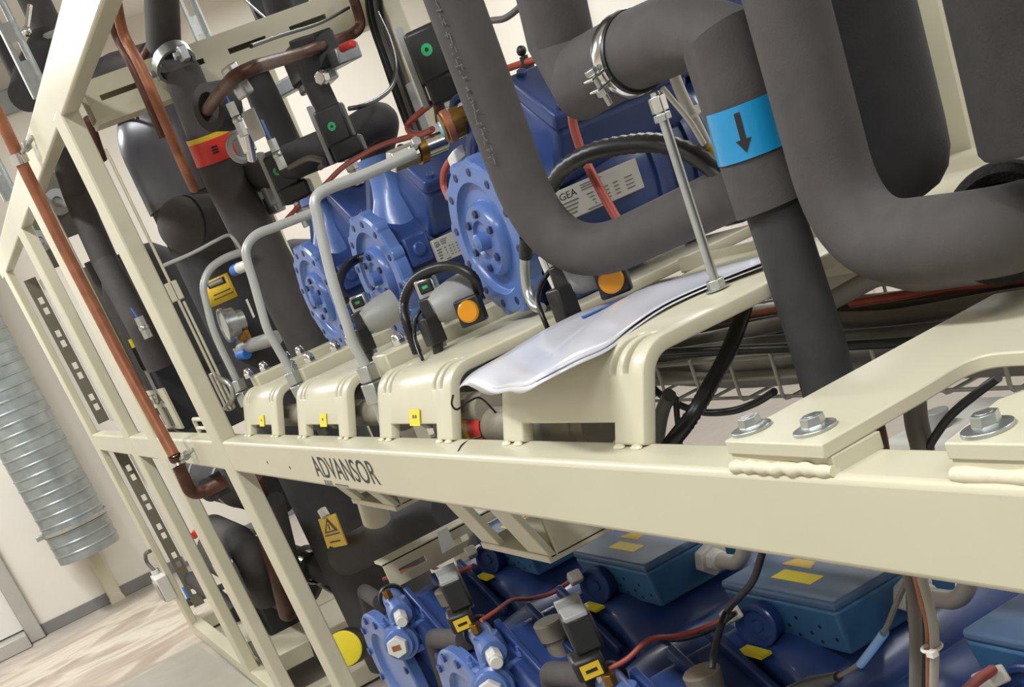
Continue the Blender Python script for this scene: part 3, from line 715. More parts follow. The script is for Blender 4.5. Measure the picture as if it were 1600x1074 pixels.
# foot bars with cap nuts on each deck
for k, (x, lab) in enumerate(((-.655, 'foot bar left of the nearest upper blue compressor, beside the tallest bent tube'), (-1.19, 'foot bar left of the middle upper blue compressor, with shiny cap nuts'), (-1.60, 'foot bar at the farthest upper blue compressor, with three cap nuts'))):
    t = thing('mounting_bar', lab, 'mounting bar', (x, .3, .09))
    build('bar', MB().box((x - .035, .105, .080), (x + .035, .62, .119)), cream, t, bevel=.003)
    for y in ((.15, .235) if k == 0 else (.10, .14, .20, .235)):
        build('cap_nut', MB().hexa((x - .004, y, .119), (0, 0, 1), .0125, .010).lathe((x - .004, y, .129), (0, 0, 1), [(0, .0105), (.006, .0095), (.011, .005), (.012, 0)], 18), chrome, t, bevel=.0008)
# ------------------------------------------------------------------ oil level regulators with orange knobs
def regulator(kx, ky, kz, label, full=True):
    t = thing('oil_level_regulator', label, 'regulator', (kx - .04, ky, .114), 'oil level regulators in front of the upper compressors')
    k = V((kx, ky, kz)); f = V((.80, -.60, .06)).normalized()      # the knob looks to the right
    s = V((0, 0, 1)).cross(f).normalized(); u = f.cross(s)
    if full: build('knob_housing', MB().obox(k - f * .016, (f, s, u), (.012, .021, .021)), black, t, bevel=.004)
    if full: build('orange_knob', MB().lathe(k - f * .004, f, [(0, 0), (0, .0165), (.007, .0165), (.0095, .014), (.0095, 0)], 32), orange, t, label='orange round knob')
    if full: build('knob_neck', MB().cyl(k - f * .028, k - f * .06, .012, n=20), greyp, t)
    b = k + V((-.060, .010, .020))
    build('valve_body', MB().lathe(b + V((0, -.02, .0)), (.15, 1, .1), [(-.02, 0), (-.02, .020), (-.006, .026), (.02, .030), (.05, .030), (.05, 0)], 28), greyp, t, smooth=35)
    build('sight_block', MB().obox(b + V((-.026, -.024, .030)), (f, s, u), (.012, .017, .017)), zinc, t, bevel=.004)
    build('coil_block', MB().obox(b + V((-.012, -.034, .004)), (f, s, u), (.016, .016, .016)), black, t, bevel=.004)
    build('indicator', MB().obox(b + V((-.019, -.028, .034)), (f, s, u), (.0095, .011, .009)), black, t, bevel=.002)
    build('level_mark', MB().obox(b + V((-.019, -.028, .034)) + f * .0096, (f, s, u), (.0006, .0045, .0022)), green, t)
    p = b + V((-.006, -.052, -.028))
    build('plug', MB().obox(p, ((1, .1, 0), (0, 1, 0), (0, 0, 1)), (.015, .013, .022)), black, t, bevel=.003)
    build('plug_boot', MB().cyl(p + V((0, 0, -.020)), p + V((.003, -.012, -.058)), .010, .005, n=16), black, t)
    build('pipe_stub', MB().cyl(b + V((-.035, -.03, .045)), b + V((-.03, -.035, -.06)), .006, n=14).hexa(b + V((-.034, -.031, .0)), (0, 0, 1), .010, .014), zinc, t)
    return t
k1 = at(732, 487, y=.205); R1 = regulator(k1.x, k1.y, k1.z, 'oil level regulator with the orange knob fully in view below the nearest compressor flange')
k2 = at(955, 438, y=.262); R2 = regulator(k2.x, k2.y, k2.z, 'oil level regulator whose orange knob shows just below the curved black pipe')
k0 = at(614, 506, y=.215); R0_ = regulator(k0.x, k0.y, k0.z, 'oil level regulator behind the tallest bent tube, its knob not visible', False)
# black corrugated loops over the regulators
corrugated('conduit', tr([(652, 552, .15), (635, 505, .15), (632, 470, .165), (648, 438, .18), (680, 420, .20), (712, 418, .215), (738, 432, .225), (748, 455, .235)]), .0085, blackc, None, 'black ribbed conduit arching over the oil regulator of the nearest compressor', 'conduit')
corrugated('conduit', tr([(540, 470, .16), (530, 450, .17), (536, 425, .2), (552, 408, .25), (575, 400, .28)]), .0085, blackc, None, 'black ribbed conduit behind the tallest bent tube at the middle flange', 'conduit')
corrugated('conduit', tr([(852, 305, .30), (868, 280, .30), (885, 260, .30), (925, 238, .31), (980, 226, .32), (1030, 224, .32), (1080, 240, .32), (1120, 268, .32), (1150, 300, .32)]), .0118, blackc, None, 'thick black ribbed conduit arching over the large silver nameplate', 'conduit', step=.018)
rope('sensor_cable', tr([(662, 478, .17), (650, 498, .15), (648, 525, .14), (655, 550, .125), (660, 562, .12)]), .003, blackc, None, 'thin black cable with yellow-green wire left of the orange knob', 'cable')
rope('sensor_cable', tr([(857, 516, .19), (848, 495, .19), (840, 468, .20), (848, 440, .22), (865, 420, .24), (885, 422, .255)]), .0035, blackc, None, 'thin black cable looping under the curved black pipe', 'cable')
t = thing('oil_return_tube', 'short pale steel tube bending below the curved black pipe, by the nearest flange', 'tube', at(838, 480, y=.24))
tp_ = tr([(822, 385, .255), (820, 420, .25), (824, 455, .245), (834, 476, .24), (846, 482, .235)])
build('steel_tube', MB().tube(spline(tp_), .0075, 14), zinc, t)
build('black_boot', MB().tube([at(822, 372, y=.256), at(821, 402, y=.253)], .0095, 14), black, t)
t = thing('connector_tube', 'thin bright tube with a brass end fitting beside the second orange knob', 'tube', at(872, 465, y=.26))
build('bright_tube', MB().tube(spline(tr([(845, 400, .26), (855, 425, .26), (868, 452, .26), (874, 468, .26)])), .0042, 12), white, t)
build('end_fitting', MB().cyl(at(866, 455, y=.26), at(878, 474, y=.26), .009, n=16), brass, t)
# ------------------------------------------------------------------ hoses on top of the upper compressors
rope('red_hose', tr([(448, 342, .35), (470, 320, .36), (500, 296, .36), (535, 262, .36), (570, 240, .37), (600, 226, .38), (640, 214, .38), (670, 208, .38)]), .005, redc, None, 'thin red hose running along the tops of the blue compressors', 'hose')
rope('red_hose', tr([(706, 140, .42), (680, 158, .40), (652, 180, .38), (637, 196, .37), (642, 208, .36), (660, 209, .36), (676, 202, .36)]), .005, redc, None, 'red hose looping left of the brass sight glass', 'hose')
rope('red_hose', tr([(702, 252, .34), (694, 268, .33), (693, 290, .325), (702, 312, .32)]), .0055, redc, None, 'short orange-red hose going down behind the nearest round flange', 'hose')
rope('red_hose', tr([(893, 172, .345), (897, 200, .34), (912, 245, .335), (932, 285, .33), (950, 318, .33), (966, 345, .33)]), .0062, redc, None, 'orange-red hose hanging in front of the large silver nameplate', 'hose')
rope('red_hose', tr([(790, 108, .5), (820, 98, .5), (850, 90, .5)]), .0055, redc, None, 'short red hose on the top edge of the nearest compressor right of the curved pipe', 'hose')
for q, lab in (((714, 246, .33), 'white square hose connector on the nearest blue compressor'),):
    t = thing('hose_connector', lab, 'connector', at(*q[:2], y=q[2]))
    c = at(*q[:2], y=q[2]); build('connector_body', MB().obox(c, ((1, .2, .3), (-.2, 1, .2), (0, 0, 1)), (.012, .012, .010)), white, t, bevel=.003)
c = at(703, 196, y=.33); ax_ = V((-.3, -1, -.05)).normalized()
t = thing('brass_sight_glass', 'brass sight glass fitting left of the curved black pipe, above the tallest bent tube', 'sight glass', c)
build('brass_body', MB().lathe(c, ax_, [(-.06, 0), (-.06, .017), (-.02, .018), (-.02, .022), (.012, .022), (.014, .017), (.014, 0)], 28), brass, t, smooth=35)
build('glass', MB().lathe(c + ax_ * .0142, ax_, [(0, .0125), (.0025, .0115), (.004, 0)], 24), glass, t)
build('collar', MB().lathe(c + ax_ * -.005, ax_, [(0, .022), (.002, .0245), (.012, .0245), (.014, .022)], 28), copper, t)
c = at(655, 236, y=.33)
t = thing('tube_fitting', 'bright hexagonal fitting joining the tallest bent tube to the compressor', 'fitting', c)
build('hex_body', MB().hexa(c + V((0, -.055, 0)), (0, 1, 0), .019, .05).cyl(c, c + V((0, .05, 0)), .017, n=20), chrome, t, bevel=.002)
build('brass_ring', MB().cyl(c + V((.0, -.004, 0)), c + V((0, .01, 0)), .021, n=24), brass, t)
build('side_bolt', MB().hexa(c + V((.018, -.01, .01)), (1, 0, .4), .009, .012), zinc, t, bevel=.001)
# eye bolt and service valve on the nearest compressor
c = at(722, 168, y=.36)
t = thing('lifting_eye', 'small blue lifting eye left of the curved black pipe', 'eye bolt', c)
build('eye', MB().torus(c, (.8, -.5, 0), .014, .0065, 24, 10), blue, t)
build('shank', MB().cyl(c - V((0, 0, .018)), c - V((0, 0, .05)), .007, n=14), blue, t)
c = at(822, 100, y=.5)
t = thing('fill_valve', 'small dark valve on the top edge of the nearest compressor', 'valve', c)
build('valve_stem', MB().cyl(c - V((0, 0, .03)), c + V((0, 0, .012)), .007, n=16).hexa(c - V((0, 0, .012)), (0, 0, 1), .012, .010), black, t)
build('valve_knob', MB().sphere(c + V((0, 0, .02)), .008), black, t)
# ------------------------------------------------------------------ lower row of blue compressors
def lower_compressor(dx, label):
    xc, yf, zc = -1.36 + dx, .06, -.605
    t = thing('refrigeration_compressor', label, 'compressor', (xc, .3, -.80), 'blue compressors on the lower deck')
    o = V((xc, yf, zc)); Y = (0, 1, 0); R = .155
    build('end_flange', MB().lathe(o, Y, [(.008, 0), (.008, .10), (-.002, .105), (-.002, R - .004), (.002, R), (.024, R), (.028, .13), (.028, 0)], 56), blue_hi, t, smooth=35)
    for k in range(12):
        a = 2 * math.pi * (k + .5) / 12; p = o + V((math.cos(a), 0, math.sin(a))) * (R - .016)
        build('bolt', MB().hexa(p + V((0, -.008, 0)), Y, .0095, .009), blue, t, bevel=.001)
    build('crankcase', MB().lathe(o, Y, [(.026, .132), (.06, .130), (.11, .138), (.17, .150), (.24, .155), (.62, .158), (.64, .14), (.65, 0)], 56), blue, t, smooth=50)
    # cylinder block and motor housing beneath the terminal box
    build('cylinder_block', MB().box((xc - .02, .10, zc + .02), (xc + .20, .34, zc + .135)), blue, t, bevel=.03, seg=4)
    build('block_step', MB().obox((xc + .17, .23, zc + .07), ((1, 0, -.6), (0, 1, 0), (.6, 0, 1)), (.11, .13, .06)), blue, t, bevel=.02, seg=3)
    build('motor_housing', MB().lathe((xc + .205, .30, -.575), Y, [(0, 0), (0, .11), (.01, .122), (.05, .128), (.38, .128), (.40, 0)], 44), blue, t, smooth=45)
    ar = MB()
    for k in range(3):
        y = .14 + .07 * k
        ar.obox((xc + .19, y, zc + .14), ((1, 0, -.6), (0, 1, 0), (.6, 0, 1)), (.10, .007, .012))
    build('ribs', ar, blue, t, bevel=.004)
    # terminal box with lid
    bx0, bx1, by0, by1, bz0, bz1 = -1.295 + dx, -1.017 + dx, .35, .575, -.462, -.372
    bd = MB(); ins = .012
    lo = [(bx0, by0, bz1 - .014), (bx1, by0, bz1 - .014), (bx1, by1, bz1 - .014), (bx0, by1, bz1 - .014)]
    bt = [(bx0 + ins, by0 + ins, bz0), (bx1 - ins, by0 + ins, bz0), (bx1 - ins, by1 - ins, bz0), (bx0 + ins, by1 - ins, bz0)]
    bd.add(lo + bt, [(0, 1, 2, 3), (7, 6, 5, 4), (0, 4, 5, 1), (1, 5, 6, 2), (2, 6, 7, 3), (3, 7, 4, 0)])
    tb = build('terminal_box', bd, boxblue, t, bevel=.006)
    build('box_lid', MB().box((bx0, by0, bz1 - .0145), (bx1, by1, bz1)), boxtop, tb, bevel=.005, seg=3)
    for u, v in ((.42, .35), (.52, .55), (.62, .3), (.70, .62), (.80, .4), (.90, .65), (.58, .75), (.76, .8)):
        x = bx0 + (bx1 - bx0) * u; z = bz1 - .018 - (bz1 - .018 - bz0) * v
        yk = by0 + ins * (bz1 - .014 - z) / (bz1 - .014 - bz0)
        build('knockout', MB().cyl((x, yk - .0006, z), (x, yk + .004, z), .0032, n=12), ink, tb)
    lab1 = MB().box((bx0 + .09, by0 + .035, bz1 - .001), (bx0 + .185, by0 + .062, bz1 + .0006))
    build('yellow_label', lab1, yellow, tb, label='yellow printed label')
    p0 = V((bx0 + .10, by0 + .105, bz1)); tri = [p0 + V(v) for v in ((-.035, -.03, 0), (.035, -.03, 0), (0, .035, 0))]
    wl = build('warning_triangle', MB().prism(tri, (0, 0, .0006)), yellow_d, tb, label='yellow warning triangle')
    build('triangle_print', MB().prism([p0 + V(v) for v in ((-.022, -.023, .0007), (.022, -.023, .0007), (0, .02, .0007))], (0, 0, .0004)), ink, wl)
    build('triangle_core', MB().prism([p0 + V(v) for v in ((-.016, -.019, .0012), (.016, -.019, .0012), (0, .012, .0012))], (0, 0, .0003)), yellow_d, wl)
    build('logo_label', MB().box((bx0 + .19, by0 + .10, bz1 - .001), (bx0 + .25, by0 + .125, bz1 + .0005)), plate_m, tb, label='pale rectangular label')
    # cable gland on the right side, bent grey conduit
    g = V((bx1 - .006, by0 + .125, -.418))
    build('cable_gland', MB().hexa(g, (1, 0, -.05), .030, .024).hexa(g + V((.022, 0, -.001)), (1, 0, -.05), .021, .016).cyl(g + V((.036, 0, -.002)), g + V((.046, 0, -.002)), .017, n=20), white, tb, bevel=.002)
    build('gland_conduit', MB().tube(fillet([g + V((.04, 0, -.002)), g + V((.115, .0, .0)), g + V((.13, .06, .16))], .06, 8), .0135, 16), greyl, tb)
    # sensor puck in front of the box
    r0 = V((-1.178 + dx, .312, -.418))
    d = V((.35, -.9, .1)).normalized()
    pk = build('oil_sensor', MB().lathe(r0 - d * .02, d, [(-.03, .03), (0, .034), (.012, .036), (.014, .034), (.014, .028), (.006, .024), (.006, .011), (.010, .009), (.010, 0)], 36), blue, t, smooth=35, label='round dark blue sensor head')
    build('sensor_plug', MB().obox(r0 + V((-.026, -.012, .026)), ((1, -.3, .5), (.3, 1, 0), (-.5, 0, 1)), (.022, .012, .011)), white, pk, bevel=.003, label='white sensor plug')
    # grey-brown cap post
    cp = V((-1.160 + dx, .2, -.424))
    build('cap_post', MB().lathe(cp - V((0, 0, .075)), (0, 0, 1), [(0, .020), (.035, .020), (.04, .026), (.072, .0285), (.075, .026), (.075, 0)], 28), khaki, t, smooth=30, label='brownish grey cap')
    build('cap_label', MB().box((bx0 + .10, .285, -.448), (bx0 + .16, .305, -.443)), yellow, t, label='small yellow label')
    # service valve at the front
    v = V((-1.222 + dx, .10, -.432))
    vb = build('service_valve', MB().lathe(v + V((.0, .0, -.095)), (0, 0, 1), [(0, .058), (.014, .058), (.016, .044), (.04, .042), (.05, .034), (.085, .030), (.10, .028), (.115, .024), (.115, 0)], 32), blue_hi, t, smooth=30)
    build('valve_flange', MB().obox(v + V((0, 0, -.075)), ((1, 0, 0), (0, 1, 0), (0, 0, 1)), (.050, .046, .010)), blue_hi, vb, bevel=.006)
    build('valve_flange', MB().obox(v + V((0, 0, -.042)), ((1, 0, 0), (0, 1, 0), (0, 0, 1)), (.044, .040, .007)), blue_hi, vb, bevel=.005)
    for sx in (-1, 1):
        for sy in (-1, 1):
            build('stud', MB().hexa(v + V((.040 * sx, .035 * sy, -.035)), (0, 0, 1), .0085, .010).cyl(v + V((.040 * sx, .035 * sy, -.026)), v + V((.040 * sx, .035 * sy, -.014)), .0045, n=12), blue_hi, vb, bevel=.0008)
    c = v + V((0, 0, .0))
    build('valve_arm', MB().cyl(c + V((-.062, .012, .01)), c + V((.045, -.012, -.004)), .024, n=24), blue_hi, vb, smooth=35)
    build('stem_cap', MB().hexa(c + V((.040, -.014, -.003)), (1, -.28, -.1), .0155, .040).cyl(c + V((.078, -.025, -.007)), c + V((.088, -.028, -.008)), .012, n=18), white, vb, bevel=.0015, label='white hexagon stem cap')
    build('brass_plug', MB().hexa(c + V((-.01, -.008, .028)), (0, 0, 1), .011, .018), brass, vb, bevel=.001)
    pg = v + V((.062, -.05, -.058))
    dpl = V((.80, -.58, .08)).normalized()
    build('plug_seat', MB().lathe(pg - dpl * .03, dpl, [(0, .040), (.014, .040), (.018, .034), (.03, .031), (.03, 0)], 28), blue_hi, vb, smooth=30)
    hp = build('hex_plug', MB().hexa(pg, dpl, .0245, .018), white, vb, bevel=.002, label='white hexagon plug')
    s_ = V((0, 0, 1)).cross(dpl).normalized(); u_ = dpl.cross(s_)
    build('plug_mark', MB().obox(pg + dpl * .0185, (dpl, s_, u_), (.0006, .010, .006)), copper, hp, label='rust brown mark')
    # black ring where the insulated pipe joins
    build('joint_ring', MB().lathe(c + V((-.062, .012, .010)), (-1, .2, .12), [(0, .022), (0, .031), (.012, .031), (.012, .022)], 28), black, vb)
    return t
LABL = ['leftmost lower blue compressor, its big round flange with bolts at the bottom of the picture',
        'second lower blue compressor, with two white hexagon caps near the bottom edge',
        'third lower blue compressor, its petrol blue terminal box right of the hanging bracket',
        'rightmost lower blue compressor, its terminal box cut by the right edge']
LC = [lower_compressor(0, LABL[0])]
base = WL[LC[0]]
for k in (1, 2, 3): LC.append(dup(LC[0], base + V((.516 * k, 0, 0)), LABL[k]))
# solenoid coils standing on the service valves
def coil(q, yv, s, label, lab_q=None):
    c = at(q[0], q[1], y=yv)
    t = thing('solenoid_coil', label, 'solenoid valve', c - V((0, 0, .08)), 'solenoid coils on the lower compressors')
    X, Yv, Z = V((.9, -.3, 0)).normalized(), V((.3, .9, 0)).normalized(), V((-.12, 0, 1)).normalized()
    build('coil_body', MB().obox(c, (X, Yv, Z), (.026 * s, .022 * s, .030 * s)), black, t, bevel=.006)
    build('coil_frame', MB().obox(c + Z * .0 - X * .028 * s, (X, Yv, Z), (.004 * s, .020 * s, .046 * s)).obox(c + Z * .030 * s, (X, Yv, Z), (.028 * s, .018 * s, .004 * s)), greyp, t, bevel=.002)
    build('coil_plug', MB().obox(c + Yv * -.012 + Z * -.046 * s + X * .012, (X, Yv, Z), (.028 * s, .024 * s, .018 * s)), black, t, bevel=.006)
    lb = build('warning_label', MB().obox(c + X * (.041 * s) + Z * -.048 * s - Yv * .012, (X, Yv, Z), (.0006, .015 * s, .011 * s)), yellow_d, t, bevel=.0, label='yellow warning label')
    build('label_print', MB().obox(c + X * (.0418 * s) + Z * -.048 * s - Yv * .012, (X, Yv, Z), (.0004, .009 * s, .0025 * s)), ink, lb)
    build('valve_stem', MB().cyl(c + Z * -.06 * s, c + Z * -.118 * s + X * .006, .010, n=18), zinc, t)
    return t
coil((712, 926), .10, 1.0, 'black solenoid coil on the second lower compressor, below the hanging bracket')
cg = coil((908, 985), .10, 1.0, 'black solenoid coil with a green dot on the third lower compressor')
cp = at(900, 997, y=.085); build('green_dot', MB().obox(cp, ((.9, -.3, 0), (.3, .9, 0), (0, 0, 1)), (.004, .004, .009)), green, cg, label='green dot')
# red sensor hoses and black cables over the lower compressors
rope('red_hose', tr([(752, 970, .10), (775, 955, .14), (800, 938, .2), (830, 936, .25), (865, 926, .28), (895, 905, .30), (905, 900, .30)]), .0042, redc, None, 'red hose running to the white plug of the second terminal box', 'hose')
rope('red_hose', tr([(948, 1048, .10), (980, 1030, .13), (1015, 1000, .17), (1060, 994, .22), (1105, 980, .26), (1150, 958, .29)]), .0042, redc, None, 'red hose running to the white plug below the largest visible terminal box', 'hose')
rope('red_hose', tr([(1500, 1090, .20), (1525, 1065, .25), (1550, 1048, .29)]), .0065, redc, None, 'red hose at the bottom right corner with a white plug', 'hose')
rope('red_hose', tr([(600, 905, .2), (640, 890, .22), (670, 886, .24), (705, 897, .25), (740, 884, .28)]), .005, redc, None, 'dark red hose crossing below the slotted rail', 'hose')
rope('black_cable', tr([(1192, 862, .20), (1175, 910, .2), (1140, 950, .2), (1128, 975, .18), (1118, 1010, .16), (1112, 1045, .14)]), .005, blackc, None, 'black cable hanging from the beam past the largest terminal box', 'cable')
rope('black_cable', tr([(1146, 960, .22), (1110, 985, .24), (1060, 1000, .26), (1020, 996, .28)]), .004, blackc, None, 'thin black cable lying along the red hose below the terminal boxes', 'cable')
t = thing('sensor_lead', 'thin cable with a light blue sleeve hanging below the beam', 'cable', at(1365, 1010, y=.10))
build('lead_cable', MB().tube(spline(tr([(1422, 895, .08), (1400, 945, .09), (1380, 990, .10), (1345, 1035, .12), (1300, 1062, .14), (1270, 1072, .15)])), .0028, 8), greyd, t)
build('blue_sleeve', MB().tube(tr([(1382, 989, .10), (1362, 1016, .108), (1345, 1038, .117)]), .0046, 12), mat('light_blue_sleeve', '#6f9fd6', .4), t, label='light blue sleeve')
build('black_end', MB().tube(tr([(1310, 1058, .135), (1270, 1072, .15), (1235, 1090, .16)]), [.006, .012, .014], 12), black, t)
corrugated('conduit', tr([(1432, 900, .085), (1434, 950, .085), (1438, 1000, .085), (1438, 1085, .085)]), .0098, blackc, None, 'black ribbed conduit in the cable bundle below the beam at the right', 'conduit')
rope('bundle_cable', tr([(1420, 896, .075), (1428, 940, .07), (1431, 1000, .07), (1430, 1085, .07)]), .0055, greyd, None, 'dark grey cable left in the bundle below the beam at the right', 'cable')
rope('bundle_cable', tr([(1432, 898, .07), (1442, 940, .065), (1452, 985, .065), (1453, 1085, .065)]), .0036, copper, None, 'copper coloured cable in the bundle below the beam at the right', 'cable')
rope('bundle_cable', tr([(1440, 902, .065), (1453, 950, .06), (1460, 1000, .06), (1459, 1085, .06)]), .004, greyc, None, 'light grey cable in the bundle below the beam at the right', 'cable')
p = at(1456, 1012, y=.06); t = build('cable_tie', MB().torus(p, (0, 0, 1), .008, .0016, 20, 8).box(p + V((.006, -.012, -.002)), p + V((.014, -.006, .003))), white)
tag(t, 'white cable tie around the cable bundle below the beam', 'cable tie')
# insulated branch pipes joining the service valves
def branch(pts, r, label):
    return pipe('branch_pipe', fillet(pts, .035, 8), r, foam, label, 'pipe', 'insulated branch pipes on the lower compressors', 24, 50)
branch(tr([(728, 1000, .10), (678, 998, .115), (712, 1110, .12)]), .0215, 'grey-black insulated pipe bending down left of the second lower service valve')
branch(tr([(935, 1060, .10), (860, 1052, .13), (880, 1120, .13)]), .022, 'insulated pipe end at the bottom edge under the green-dotted coil')
branch(tr([(596, 942, .115), (570, 925, .17), (588, 985, .19), (620, 1060, .2)]), .021, 'insulated pipe behind the leftmost lower compressor flange')
# ------------------------------------------------------------------ brackets hanging under the beam
def hanger(x0, x1, y0, y1, zb, label, gap):
    t = thing('hanging_bracket', label, 'bracket', ((x0 + x1) / 2, y0, zb), 'cream brackets hanging under the beam')
    build('bracket_leg', MB().prism([V((x0, y0, -.085)), V((x0 + gap, y0, -.085)), V((x0 + gap, y0 + .05, zb)), V((x0, y0 + .05, zb))], (0, .012, 0)), cream, t, bevel=.002)
    build('bracket_leg', MB().prism([V((x1 - gap, y0, -.085)), V((x1, y0, -.085)), V((x1, y0 + .05, zb)), V((x1 - gap, y0 + .05, zb))], (0, .012, 0)), cream, t, bevel=.002)
    build('bracket_plate', MB().box((x0, y0 + .045, zb - .006), (x1, y1, zb + .006)), cream, t, bevel=.002)
    build('bracket_side', MB().box((x1 - .012, y0 + .06, zb), (x1, y1, -.085)), cream, t, bevel=.002)
    return t
hanger(-.535, -.275, .058, .33, -.215, 'cream U-shaped bracket hanging under the beam above the second lower compressor', .075)
hanger(-1.22, -.93, .058, .33, -.175, 'farther cream bracket hanging under the beam below the lettering', .07)
# slotted rail under the upper deck
ra, rb2 = at(602, 893, x=-1.3), at(730, 828, x=-1.3)
t = thing('slotted_rail', 'cream slotted rail running back beneath the hanging bracket', 'rail', (-1.3, .25, ra.z - .04))
L = rb2.y - ra.y + .2
build('rail_body', slotplate(MB(), (-1.3, ra.y, ra.z - .045), (0, 1, 0), (0, 0, 1), (-1, 0, 0), L, .06, .006, [(.03 + i * .115, .10 + i * .115, .022, .036) for i in range(int((L - .05) / .115))]).box((-1.36, ra.y, ra.z + .012), (-1.3, ra.y + L, ra.z + .018)), cream, t, weld=False)
rc = at(708, 846, x=-1.29)
wt = build('paper_tag', MB().prism([at(683, 832, x=-1.28), at(699, 824, x=-1.28), at(710, 850, x=-1.28), at(692, 866, x=-1.28)], (-.002, 0, 0)), mat('bright_white', '#f4f2ee', .4), None)
tag(wt, 'small bright white tag on the slotted rail under the hanging bracket', 'tag')
# ------------------------------------------------------------------ vessels and piping at the left
def dep(p): return sum(RM[2][k] * (p - CAM)[k] for k in range(3))
def rpx(p, px): return px * dep(p) / FOC
satin = mat('satin_black_rubber', '#3d3c40', .30, var=.08, scale=20, bump=.06, bscale=60)
p = at(388, 455, y=.45); r = rpx(p, 84); zc_ = at(270, 300, y=.45).z
t = thing('receiver_vessel', 'tall black insulated receiver with a glossy dome behind the corner post', 'vessel', (p.x, p.y, -1.0))
zd = at(262, 316, y=.45).z
build('vessel_body', MB().lathe((p.x, p.y, -1.0), (0, 0, 1), [(0, 0), (0, r), (zd + 1.0, r)], 56), foam_d, t, smooth=40)
build('vessel_dome', MB().lathe((p.x, p.y, zd), (0, 0, 1), [(-.06, r), (-.06, r * 1.045), (.10, r * 1.045)] + [(.10 + .185 * math.sin(k * math.pi / 24), r * 1.045 * math.cos(k * math.pi / 24)) for k in range(1, 13)], 56), satin, t, smooth=28, label='glossy black dome')
VX, VY, VR = p.x, p.y, r
# yellow caution label on the vessel
def curved(name, px, rr, c, mat_, parent, n=10, off=0.0, label=None):
    """a label bent round an upright cylinder: px = four corners in order (bottom-left, bottom-right, top-right, top-left)"""
    def hit(q):
        d = at(q[0], q[1], d=1.0) - CAM; d.normalize(); ox, oy = CAM.x - c[0], CAM.y - c[1]
        A_ = d.x * d.x + d.y * d.y; B_ = 2 * (ox * d.x + oy * d.y); C2 = ox * ox + oy * oy - (rr + off) ** 2
        D2 = B_ * B_ - 4 * A_ * C2; s = (-B_ - math.sqrt(max(D2, 0))) / (2 * A_); return CAM + d * s
    pts = [hit(q) for q in px]
    ang = [math.atan2(q.y - c[1], q.x - c[0]) for q in pts]
    rows = []
    for i in range(2):
        a0, z0, a1, z1 = (ang[0], pts[0].z, ang[1], pts[1].z) if i == 0 else (ang[3], pts[3].z, ang[2], pts[2].z)
        rows.append([V((c[0] + math.cos(a0 + (a1 - a0) * k / n) * (rr + off), c[1] + math.sin(a0 + (a1 - a0) * k / n) * (rr + off), z0 + (z1 - z0) * k / n)) for k in range(n + 1)])
    return build(name, MB().grid(rows), mat_, parent, label, smooth=60, solid=-.0006)
cl = curved('caution_label', [(331, 481), (372, 463), (355, 426), (318, 443)], VR, (VX, VY), yellow_d, t, off=.001, label='yellow caution label')
curved('label_header', [(327, 452), (353, 442), (349, 432), (322, 444)], VR, (VX, VY), ink, cl, off=.0022)
curved('label_header_inner', [(328, 450), (350, 441), (347, 435), (325, 445)], VR, (VX, VY), khaki, cl, off=.003)
for a in ((334, 463, 360, 452), (335, 470, 365, 457)):
    curved('label_line', [(a[0], a[1]), (a[2], a[3]), (a[2] - .5, a[3] - 1.6), (a[0] - .5, a[1] - 1.6)], VR, (VX, VY), ink, cl, off=.0022)
# second vessel, deeper in
p2 = at(478, 480, y=1.12); r2 = rpx(p2, 62)
t = thing('insulated_vessel', 'dark insulated vessel behind the farthest upper compressor', 'vessel', (p2.x, p2.y, -.9))
build('vessel_jacket', MB().lathe((p2.x, p2.y, -.9), (0, 0, 1), [(0, 0), (0, r2), (1.25, r2), (1.31, r2 * .8), (1.34, r2 * .4), (1.35, 0)], 44), foam_d, t, smooth=50)
# upright header with the red label
hd = tr([(238, -300, .3), (256, 70, .3), (284, 112, .3), (351, 278, .3), (425, 418, .3), (507, 578, .3)])
rr = [rpx(hd[0], 27), rpx(hd[1], 27), rpx(hd[2], 30), rpx(hd[3], 33), rpx(hd[4], 37), rpx(hd[5], 37)]
t = thing('header_pipe', 'black insulated upright pipe wearing the red label', 'pipe', hd[3])
build('pipe_insulation', MB().tube(hd, rr, 36), foam, t, smooth=30)
ha = (hd[3] - hd[2]).normalized(); RL = rpx(hd[3], 34)
l0, l1 = hd[2].lerp(hd[3], .575), hd[2].lerp(hd[3], .83)
rl = build('red_band', MB().cyl(l0 + (l1 - l0) * .18, l1, RL, n=40, caps=False), red, t, label='red label band')
build('yellow_edge', MB().cyl(l0, l0 + (l1 - l0) * .18, RL, n=40, caps=False), yellow_d, t, label='yellow edge of the red label')
cd_ = CAM - l0; cd_ = (cd_ - ha * cd_.dot(ha)).normalized(); sd_ = ha.cross(cd_)
for s in (.46, .56, .66):
    c = l0.lerp(l1, s); rows = [[c + ha * (h) + (cd_ * math.cos(a) + sd_ * math.sin(a)) * (RL + .0007) for a in (-.22, -.08, .06)] for h in (-.0022, .0022)]
    build('label_print', MB().grid(rows), ink, rl)
# side socket of the header and the brown copper line
sk = at(326, 168, y=.24)
build('side_socket', MB().lathe(sk, V((.5, -.86, .1)), [(-.05, .05), (.0, .047), (.0, .030), (-.03, .028)], 28), foam_d, t, smooth=30)
cl_ = fillet(tr([(322, 176, .25), (338, 152, .20), (368, 118, .20)]) + tr([(400, 104, .25), (470, 84, .5), (548, 55, .72), (566, 42, .76), (556, 8, .76), (545, -25, .76)]), .03, 5)
o = build('brown_copper_line', MB().tube(cl_, [rpx(cl_[0], 9)] * len(cl_), 16), copper_d, None, smooth=60)
tag(o, 'tarnished brown copper line running from the header socket along the slotted crossbar', 'pipe')
